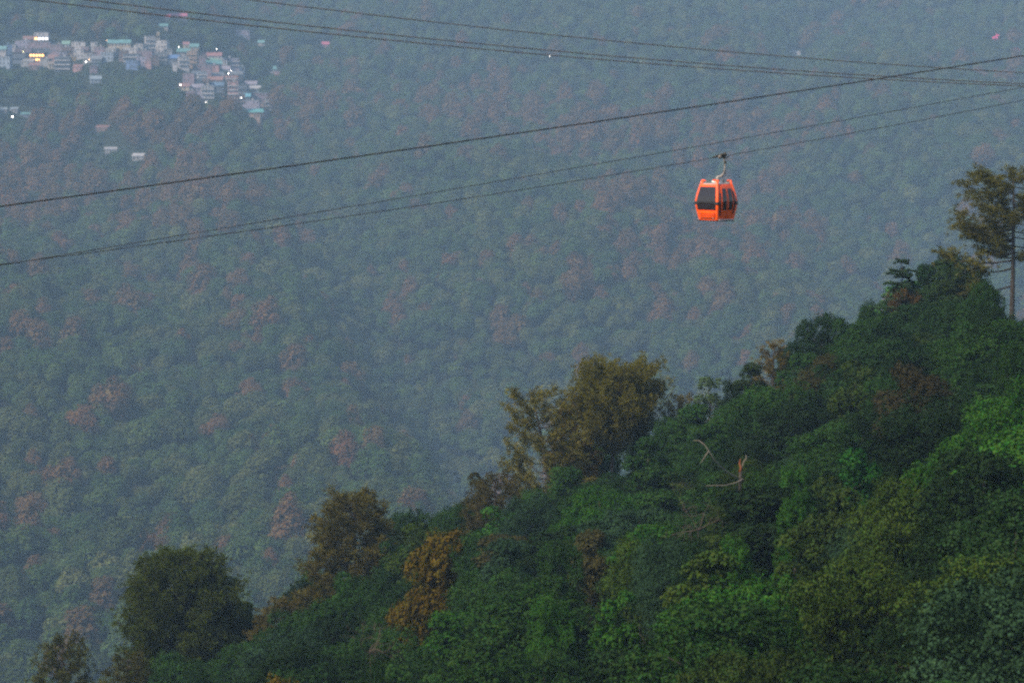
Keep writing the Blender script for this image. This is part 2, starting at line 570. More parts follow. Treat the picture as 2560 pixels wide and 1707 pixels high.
# --- trees that stand out, placed one by one: (u, v of the top, width px, colour, label)
special = []
def land(u, v, phrase): LANDMARKS.append((u, v, phrase))

# round-crowned dark pine
def dome(t): return 4.1 * math.sqrt(max(0.0, 1 - max(0, (t - .62) / .40) ** 2)) * (1 if t > .35 else (.75 + t * .7))
pine_dome = make_pine(41, 15, dome, 230, 15, blade=.36, zlo=.16, up=.42, rosette=14)
p = at_canopy(482, 1385)
place_tree('pine_tree', pine_dome, p[0] + .8, 318.0, p[2] * 318 / p[1], 15.2, (.034, .050, .009), 'tall dark green pine with a full rounded crown at the low end of the ridge', native_r=4.2, width=10.4, rz=.4)
land(480, 1480, 'the round dark pine')
pine_low = make_pine(42, 10, lambda t: 3.6 * (1.1 - t) ** .5, 55, 13, zlo=.2)
p = at_canopy(235, 1598); place_tree('pine_tree', pine_low, p[0], 314.0, p[2] * 314 / p[1], 10.2, (.038, .044, .010), 'low dark pine beside the foot of the round-crowned pine, nearest the frame corner', width=8.2)
land(235, 1640, 'the low corner pine')
p = at_canopy(350, 1640); place_tree('pine_tree', pine_low, p[0], 306.0, p[2] * 306 / p[1], 10.2, (.042, .044, .010), 'dark spreading pine crown just under the round-crowned pine', width=7.6, rz=2.0)
p = at_canopy(690, 1500); place_tree('pine_tree', pine_low, p[0], 312.0, p[2] * 312 / p[1], 10.2, (.062, .055, .013), 'spreading brown-olive pine on the slope right beside the round-crowned pine', width=8.0, rz=1.0)
land(680, 1540, 'the brown-olive pine')
# rust-edged pine
pine_rust = make_pine(43, 12, lambda t: 3.5 * (1.08 - t) ** .38, 80, 14, zlo=.25, blade=.4, up=.5)
p = at_canopy(905, 1238); place_tree('pine_tree', pine_rust, p[0], 322.0, p[2] * 322 / p[1], 12.3, (.058, .055, .011), 'broad rusty brown pine on the crest with upswept branches, left of the golden cone tree', width=10.6, rz=.2)
land(885, 1320, 'the rusty broad pine')
# golden leaning cone tree
gold = make_broadleaf(310, 2.3, 3.9, 5.0, 9, n_lobes=14, clumps=60, per=13, llen=.2, lwid=.10, lobe=(.34, .48))
p = at_canopy(1118, 1322, 45); place_tree('broadleaf_tree', gold, p[0] - 5.0, p[1], p[2] + 1.5, 9.3, (.066, .053, .007), 'small golden orange tree leaning over the green slope, the only one this colour', width=6.0, tilt=(0, R(20)), rz=.0)
land(1090, 1380, 'the golden orange tree')
# sparse leaning pine
pine_sparse = make_pine(44, 13, lambda t: 4.3 * (1.02 - t) ** .33 * (1 if t > .55 else .9), 40, 12, zlo=.30, lean=(-.13, 0), up=.55, blade=.42, rosette=16)
p = at_canopy(1370, 985); place_tree('pine_tree', pine_sparse, px2m(1385 - CX, 326), 326.0, p[2] * 326 / p[1], 13.2, (.090, .088, .016), 'open see-through pine leaning out from the crest with a dark crooked trunk', width=9.6, native_r=4.2, rz=.15)
land(1330, 1060, 'the leaning pine')
# umbrella pine
pine_umb = make_pine(45, 14, lambda t: 4.6 * math.sqrt(max(0.03, 1 - ((t - .79) / .27) ** 2)), 150, 12, zlo=.50, up=.34, blade=.4, inner=.2, trunk_r=.3, lean=(.05, 0))
p = at_canopy(1522, 918); place_tree('pine_tree', pine_umb, p[0], 330.0, p[2] * 330 / p[1], 14.3, (.080, .080, .011), 'dense umbrella-shaped pine with golden green crown on the crest', width=8.2, native_r=4.5, rz=0)
land(1520, 980, 'the umbrella pine')
p = at_canopy(1432, 1015); place_tree('pine_tree', pine_rust, p[0], 332.0, p[2] * 332 / p[1], 12.3, (.082, .064, .010), 'orange-brown pine crown filling the gap between the leaning pine and umbrella pine', width=6.0, rz=2.2)
p = at_canopy(1240, 1190); place_tree('pine_tree', pine_low, p[0], 322.0, p[2] * 322 / p[1], 10.2, (.048, .044, .013), 'dull brown pine below the leaning pine at the lip of the crest', width=7.4, rz=3.0)
p = at_canopy(1655, 995); place_tree('pine_tree', pine_sparse, p[0] + .8, 334.0, p[2] * 334 / p[1], 13.2, (.09, .085, .028), 'thin pine top poking up on the crest just right of the umbrella pine', width=4.4, native_r=4.0)
# thin sapling on crest
sap = make_broadleaf(320, 1.7, 2.6, 7.0, 9.4, n_lobes=8, clumps=34, per=9, llen=.2, lwid=.11, lobe=(.3, .42), fill=.05)
p = at_canopy(1765, 925); place_tree('broadleaf_tree', sap, p[0], 332.0, p[2] * 332 / p[1], 9.6, (.045, .080, .034), 'slender round-topped sapling standing free above the crest', width=3.0, native_r=1.7)
land(1765, 960, 'the free-standing sapling')
p = at_canopy(1925, 855); place_tree('pine_tree', make_pine(46, 12, lambda t: 2.6 * (1.05 - t) ** .4, 34, 12, zlo=.35, up=.7), p[0], 333.0, p[2] * 333 / p[1], 12.3, (.085, .068, .013), 'golden yellow pine top with upright tips on the crest', width=5.2, native_r=2.7)
land(1925, 900, 'the golden yellow pine top')
# cedar
cedar = make_cedar(51, 12, 4.2)
p = at_canopy(2232, 648); place_tree('cedar_tree', cedar, p[0], 330.0, p[2] * 330 / p[1], 12.0, (.030, .062, .026), 'dark cedar with flat layered branches and pointed top on the crest', width=9.0, native_r=4.4, rz=.7)
land(2225, 720, 'the layered cedar')
p = at_canopy(2262, 700, 6); place_tree('broadleaf_tree', NARROW[0], p[0], p[1], p[2], 9.2, (.036, .11, .024), 'fresh green leafy tree growing right against the layered cedar', width=4.4, native_r=1.9)
# clumpy dark tree on the crest
clump = make_broadleaf(330, 2.6, 5.2, 7.0, 12, n_lobes=13, clumps=60, per=13, llen=.2, lwid=.11, lobe=(.32, .44), fill=.08)
p = at_canopy(2345, 622); place_tree('broadleaf_tree', clump, p[0], 328.0, p[2] * 328 / p[1], 12.3, (.018, .040, .012), 'dark tree with separate rounded leaf clumps, between the cedar and the tall lone pine', width=5.0, native_r=2.6)
land(2345, 680, 'the clumpy dark tree')
p = at_canopy(2425, 650); place_tree('broadleaf_tree', clump, p[0], 326.0, p[2] * 326 / p[1], 12.3, (.020, .038, .013), 'dark bushy crown rising beside the clumpy tree, close under the lone pine', width=5.6, native_r=2.6, rz=2.5)
p = at_canopy(2480, 730); place_tree('pine_tree', pine_sparse, p[0], 330.0, p[2] * 330 / p[1], 13.2, (.07, .048, .018), 'brownish thin-crowned pine under the long low limb of the lone pine', width=5.0, native_r=4.0, rz=1.3)
# tall lone pine, right edge
def lone(t): return 4.4 * math.sqrt(max(.05, 1 - ((t - .80) / .26) ** 2)) if t > .62 else 2.0
pine_lone = make_pine(47, 20, lone, 50, 10, zlo=.60, up=.22, trunk_r=.28, blade=.42, rosette=18, side=(3.3, .10), inner=.15)
p = at_canopy(2545, 425)
gx = px2m(2534 - CX, 322)
lp = place_tree('pine_tree', pine_lone, gx, 322.0, p[2] * 322 / p[1], 20.3, (.064, .066, .012), 'tall lone pine with bare lower trunk and long limbs, highest tree on the ridge', width=9.6, native_r=4.4, rz=0.0)
def lone_limbs():
    """The two long low limbs of the lone pine, with their needle tufts."""
    r = np.random.default_rng(77)
    mb = MB(); TC = []
    for z0, L_, drop, a in ((12.0, 5.6, .3, math.pi), (14.0, 4.4, .5, math.pi * .93), (11.3, 3.2, .1, math.pi * 1.06), (9.7, 3.4, -.3, math.pi * 1.02)):
        P = lambda s: np.array([math.cos(a) * L_ * s, math.sin(a) * L_ * s, z0 - .5 * math.sin(2.6 * s) * (.8) + drop * s * s * 2])
        mb.tube([P(s) for s in (0, .25, .5, .75, 1)], [.10, .085, .065, .045, .02], 6)
        for k in range(4):
            s0 = r.uniform(.45, .95); q = P(s0); e = q + np.array([r.uniform(-1.1, .2), r.uniform(-.8, .8), r.uniform(.2, .9)])
            mb.tube([q, (q + e) / 2 + np.array([0, 0, .08]), e], [.035, .025, .012], 4)
            TC.append(e + r.normal(size=(9, 3)) * .3)
        m = 34; s = r.uniform(.55, 1.03, m)
        TC.append(np.array([P(x) for x in s]) + r.normal(size=(m, 3)) * np.array([.35, .45, .33]) + np.array([0, 0, .25]))
    TC = np.concatenate(TC)
    D = np.repeat(rand_dirs(r, len(TC), .5), 18, 0) + r.normal(size=(len(TC) * 18, 3)) * .5
    V = blades(r, np.repeat(TC, 18, 0), D, .42, .05)
    return mb.mesh('pine_limb', M['bark'], True), quads_mesh('pine_needles', V, np.zeros(len(V)), [M['needle']])
ml, mn = lone_limbs()
link('branch', ml, lp); link('needle_tuft', mn, lp, color=(.064, .066, .012))
tag(lp.children[-1], kind='stuff')
land(2546, 560, 'the tall lone pine')
# russet bush
p = at_canopy(2290, 900); place_tree('broadleaf_tree', BROAD[2], p[0], p[1], p[2], 9.7, (.029, .027, .012), 'reddish brown bushy tree among greens below the clumpy dark tree', width=5.4)
land(2290, 950, 'the reddish brown tree')
# conical bright sapling
cone = make_broadleaf(340, 1.5, 3.8, 4.6, 8.5, n_lobes=12, clumps=46, per=12, llen=.16, lwid=.09, lobe=(.34, .5))
p = at_canopy(2140, 1092); place_tree('broadleaf_tree', cone, p[0], p[1], p[2], 8.8, (.013, .062, .010), 'pointed vivid green sapling in a dark hollow of the slope', width=2.9, native_r=1.5)
land(2140, 1150, 'the pointed vivid sapling')
# golden bush at the bottom
p = at_canopy(885, 1640, 25); place_tree('broadleaf_tree', gold, p[0] - 1.9, p[1], p[2], 9.3, (.07, .056, .008), 'golden yellow bushy tree at the foot of the slope under the bare twigs', width=4.4, tilt=(0, R(12)))
land(885, 1670, 'the golden yellow bush')
for ch in list(COL.objects):
    if ch.get('category') == 'tree':
        near_trees.append(dict(o=ch, X=ch.location.x, Y=ch.location.y, r=2.4))
SPECIAL_N = len(near_trees)

# --- broadleaf trees placed by what the photograph shows: (u, v top, width px, colour key)
hand = [
    (600, 1475, 120, 'olive green'), (745, 1440, 120, 'dark green'), (800, 1410, 150, 'mid green'), (860, 1430, 140, 'bright green'),
    (1010, 1268, 130, 'deep green'), (1075, 1262, 120, 'mid green'), (1060, 1300, 140, 'olive green'), (1150, 1235, 120, 'mid green'),
    (1190, 1180, 110, 'brownish green'), (980, 1350, 150, 'deep green'), (905, 1440, 170, 'bright green'), (1200, 1290, 150, 'mid green'),
    (1330, 1215, 150, 'bluish green'), (1470, 1062, 160, 'bright green'), (1420, 1140, 150, 'mid green'), (1590, 992, 150, 'bluish green'),
    (1690, 1000, 150, 'mid green'), (1740, 985, 160, 'mid green'), (1840, 975, 140, 'mid green'), (1880, 905, 150, 'olive green'),
    (1830, 945, 60, 'dark green'), (1980, 830, 90, 'deep green'), (2035, 782, 120, 'deep green'), (2085, 770, 90, 'mid green'), (2175, 742, 90, 'mid green'), (2010, 855, 160, 'mid green'),
    (2110, 795, 130, 'mid green'), (2165, 790, 140, 'mid green'), (2200, 760, 150, 'mid green'), (2290, 730, 150, 'deep green'),
    (2390, 720, 160, 'deep green'), (2318, 628, 105, 'deep green'), (2372, 612, 110, 'dark green'), (2410, 640, 110, 'deep green'), (2470, 690, 110, 'mid green'), (2445, 700, 130, 'mid green'), (2262, 715, 110, 'mid green'), (2200, 800, 130, 'deep green'), (2175, 745, 80, 'deep green'), (2470, 760, 150, 'dark green'), (2560, 800, 140, 'mid green'),
    (2060, 880, 170, 'brownish green'), (2140, 900, 180, 'olive green'), (1960, 950, 190, 'mid green'), (1800, 1010, 170, 'mid green'),
    (1620, 1090, 180, 'mid green'), (1500, 1190, 180, 'bright green'), (1930, 1130, 150, 'mid green'), (1990, 1130, 100, 'bright green'),
    (1870, 1115, 150, 'olive green'), (1790, 1290, 190, 'olive green'), (2000, 1185, 130, 'bright green'),
    (2080, 1190, 250, 'olive green'), (2230, 1180, 260, 'yellowish green'), (2330, 1120, 220, 'bright green'), (2420, 1010, 230, 'bright green'),
    (2490, 955, 220, 'bright green'), (2560, 930, 220, 'bright green'), (1830, 1325, 160, 'bright green'), (1990, 1330, 260, 'olive green'),
    (2140, 1330, 300, 'yellowish green'), (1380, 1480, 150, 'bright green'), (1550, 1475, 180, 'bright green'), (1690, 1475, 200, 'bright green'),
    (1300, 1410, 220, 'mid green'), (1130, 1490, 240, 'bright green'), (1010, 1560, 220, 'mid green'), (1400, 1340, 150, 'mid green'),
    (1480, 1290, 140, 'brownish green'), (1600, 1330, 190, 'yellowish green'), (1700, 1345, 200, 'bluish green'),
    (760, 1560, 180, 'bluish green'), (700, 1620, 190, 'mid green'), (2400, 1250, 330, 'dark green'), (2520, 1180, 330, 'dark green'),
    (1880, 1560, 330, 'olive green'), (2330, 1450, 380, 'dark green'), (1560, 1570, 330, 'dark green'), (1250, 1600, 300, 'mid green'),
]
FRONT = [(1852, 1208, 213, 130, 'mid green'), (1800, 1232, 211, 120, 'olive green'), (1745, 1335, 196, 150, 'deep green'), (1655, 1290, 202, 140, 'bluish green'), (925, 1626, 180, 120, 'deep green'), (2330, 1690, 114, 230, 'dark green'), (1780, 1340, 192, 150, 'dark green')]
def add_broad(X, Y, top, width, ckey):
    lib, nh, nr = (BROAD[random.randrange(len(BROAD))], 9.9, 3.7)
    if random.random() < .28: lib, nh, nr, width = random.choice(NARROW), 9.2, 2.1, width * .74
    c = GREENS[ckey]
    f = random.uniform(.85, 1.18)
    o = place_tree('broadleaf_tree', lib, X, Y, top, nh, tuple(a * f for a in c), None, 'tree', 'broadleaf trees covering the near slope', width=width, native_r=nr)
    near_trees.append(dict(o=o, X=X, Y=Y, r=width / 2, col=ckey))
for (u, v, w, ck) in hand:
    p = at_canopy(u, v)
    add_broad(p[0], p[1], p[2], px2m(w, p[1]) * 1.12, ck)

for (u, v, Yf, w, ck) in FRONT:
    p = ray(u, v) * (Yf - 3.0)
    add_broad(p[0], p[1], p[2], px2m(w, p[1]) * 1.1, ck)
# --- the rest of the canopy
keys = ['deep green', 'mid green', 'bright green', 'bluish green', 'dark green', 'yellowish green', 'olive green', 'brownish green']
wts = [.26, .30, .12, .07, .15, .03, .06, .01]
Y = 92.0
while Y < 341:
    sp = 4.2 + Y * .0055
    x0 = -.16 * Y - 8; x1 = .15 * Y + 6
    X = x0 + random.uniform(0, sp)
    while X < x1:
        x, y = X + random.uniform(-1.1, 1.1), Y + random.uniform(-1.3, 1.3)
        top = float(near_canopy(x, y)) + random.uniform(-4.4, .9)
        u, v = project(x, y, top)
        w = random.uniform(5.2, 8.6) * (.80 + .0008 * Y) if Y > 225 else random.uniform(6.4, 9.8)
        ok = -60 < u < 2620 and v < 1760
        if y > 318: top -= 1.4
        if y > 300 and u > 2440: top -= 2.4
        for t in near_trees:
            if (t['X'] - x) ** 2 + (t['Y'] - y) ** 2 < (.72 * (t['r'] + w / 2)) ** 2: ok = False; break
        # leave the view open towards the dead tree and the bare shrubs
        if 1690 < u < 1900 and y < 232 and y > 150 and v < 1216: ok = False
        if abs(u - 1080) < 110 and 1275 < v < 1470 and y < 240: ok = False
        if ok: add_broad(x, y, top, w, random.choices(keys, wts)[0])
        X += sp
    Y += sp * .92

# dead tree with a long curved grey branch and an orange broken stub
def pt(u, v, Y_): 
    d = ray(u, v); return d * Y_
dY = 214.0
dead = empty('dead_tree', tuple(pt(1855, 1290, dY)))
tag(dead, 'dead tree with a long curved bare grey branch and an orange broken stub', 'dead tree')
o0 = np.array(dead.location)
def dtube(pts, rads, mat, name, n=6):
    m = MB(); m.tube([pt(u, v, dY + dy) - o0 for (u, v, dy) in pts], rads, n); return m.build(name, M[mat], dead, True)
g = float(ground(o0[0], o0[1])) - o0[2]
m = MB(); m.tube([(0.1, 0, g - .3), (.05, 0, g * .5), pt(1850, 1215, dY) - o0, pt(1851, 1178, dY) - o0], [.16, .13, .09, .085], 8); m.build('trunk', M['bark'], dead, True)
dtube([(1850, 1180, 0), (1853, 1168, 0), (1849, 1158, 0), (1851, 1147, 0)], [.085, .068, .05, .02], 'raw_wood', 'broken_stub', 7)
dtube([(1848, 1196, 0), (1838, 1190, -.3), (1820, 1181, -.8), (1800, 1164, -1.3), (1786, 1150, -1.6), (1773, 1128, -1.8), (1762, 1112, -1.8), (1748, 1101, -1.6), (1733, 1100, -1.3)],
      [.040, .037, .034, .030, .026, .022, .018, .013, .007], 'pale_bark', 'branch')
dtube([(1772, 1127, -1.8), (1762, 1141, -1.9), (1750, 1160, -2)], [.024, .018, .008], 'pale_bark', 'branch')
dtube([(1853, 1200, 0), (1858, 1197, -.3), (1840, 1206, -.6), (1812, 1213, -1), (1785, 1213, -1.2), (1764, 1214, -1.2)], [.034, .030, .026, .02, .015, .008], 'pale_bark', 'branch')
dtube([(1853, 1175, 0), (1860, 1152, 0), (1866, 1146, -.1), (1865, 1138, -.1)], [.04, .036, .034, .02], 'pale_bark', 'branch')
LANDMARKS.append((1810, 1165, 'the dead tree'))

def bare_shrub(u, v, Y_, size, label, seed, mat='twig', n=26):
    r = np.random.default_rng(seed)
    c = pt(u, v + 14, Y_)
    root = empty('bare_shrub', tuple(c)); tag(root, label, 'bare tree')
    g_ = float(ground(c[0], c[1])) - c[2]
    MB().tube([(0, 0, g_ - .2), (.1, 0, g_ * .4), (0, 0, 0)], [.035, .03, .03], 6).build('trunk', M['bark'], root, True)
    mb = MB()
    def grow(p, d, L_, rad, depth):
        q = p; pts = [p]
        for k in range(4):
            d = unit(d + r.normal(size=3) * .28); q = q + d * L_ / 4; pts.append(q)
        mb.tube(pts, [rad, rad * .85, rad * .7, rad * .55, rad * .35], 4, cap=False)
        if depth > 0:
            for k in range(3):
                grow(pts[int(r.integers(2, 5))], unit(d + r.normal(size=3) * .75), L_ * r.uniform(.5, .75), rad * .5, depth - 1)
    for k in range(n // 5):
        d = unit(np.array([r.normal(), r.normal() * .6, r.uniform(-.1, .8)]))
        grow(np.zeros(3), d, size * r.uniform(.7, 1.1), .026, 3)
    mb.build('branch', M[mat], root)
bare_shrub(1745, 1310, 200.0, 1.5, 'leafless tangled grey-brown shrub on the slope below the dead tree', 5)
bare_shrub(925, 1618, 186.0, 1.3, 'bare pale twigs above the golden yellow bush', 6)

# ------------------------------------------------------------------ village on the far hill
WIN = {}
def win_mesh(kind):
    if kind in WIN: return WIN[kind]
    mb = MB(); mb.box(0, -.03, 0, 1.0, .10, 1.35)
    me = mb.mesh('window', M['window'] if kind == 'dark' else M['lit_' + kind])
    WIN[kind] = me
    return me
WC = {'white': (.62, .62, .66), 'cream': (.62, .54, .42), 'mauve': (.33, .25, .31), 'lilac': (.46, .43, .58), 'pink': (.60, .36, .36),
      'tan': (.45, .34, .27), 'slate': (.16, .20, .27), 'blue': (.16, .27, .52), 'grey': (.42, .43, .45), 'brick': (.40, .19, .15),
      'ochre': (.52, .36, .12), 'teal': (.12, .55, .55), 'salmon': (.62, .34, .30), 'brown': (.26, .18, .16), 'paleblue': (.42, .52, .66)}
RC = {'teal': (.10, .50, .52), 'mint': (.22, .60, .46), 'grey': (.40, .42, .44), 'white': (.72, .74, .80), 'rust': (.42, .15, .11), 'red': (.55, .16, .16),
      'blue': (.06, .25, .50), 'brightblue': (.02, .26, .80), 'cyan': (.02, .58, .85), 'turquoise': (.08, .72, .72), 'slate': (.18, .23, .30),
      'magenta': (.95, .13, .32), 'lilac': (.48, .44, .60), 'flat': (.38, .36, .38), 'tan': (.45, .36, .28), 'paleblue': (.40, .56, .70)}
houses = []
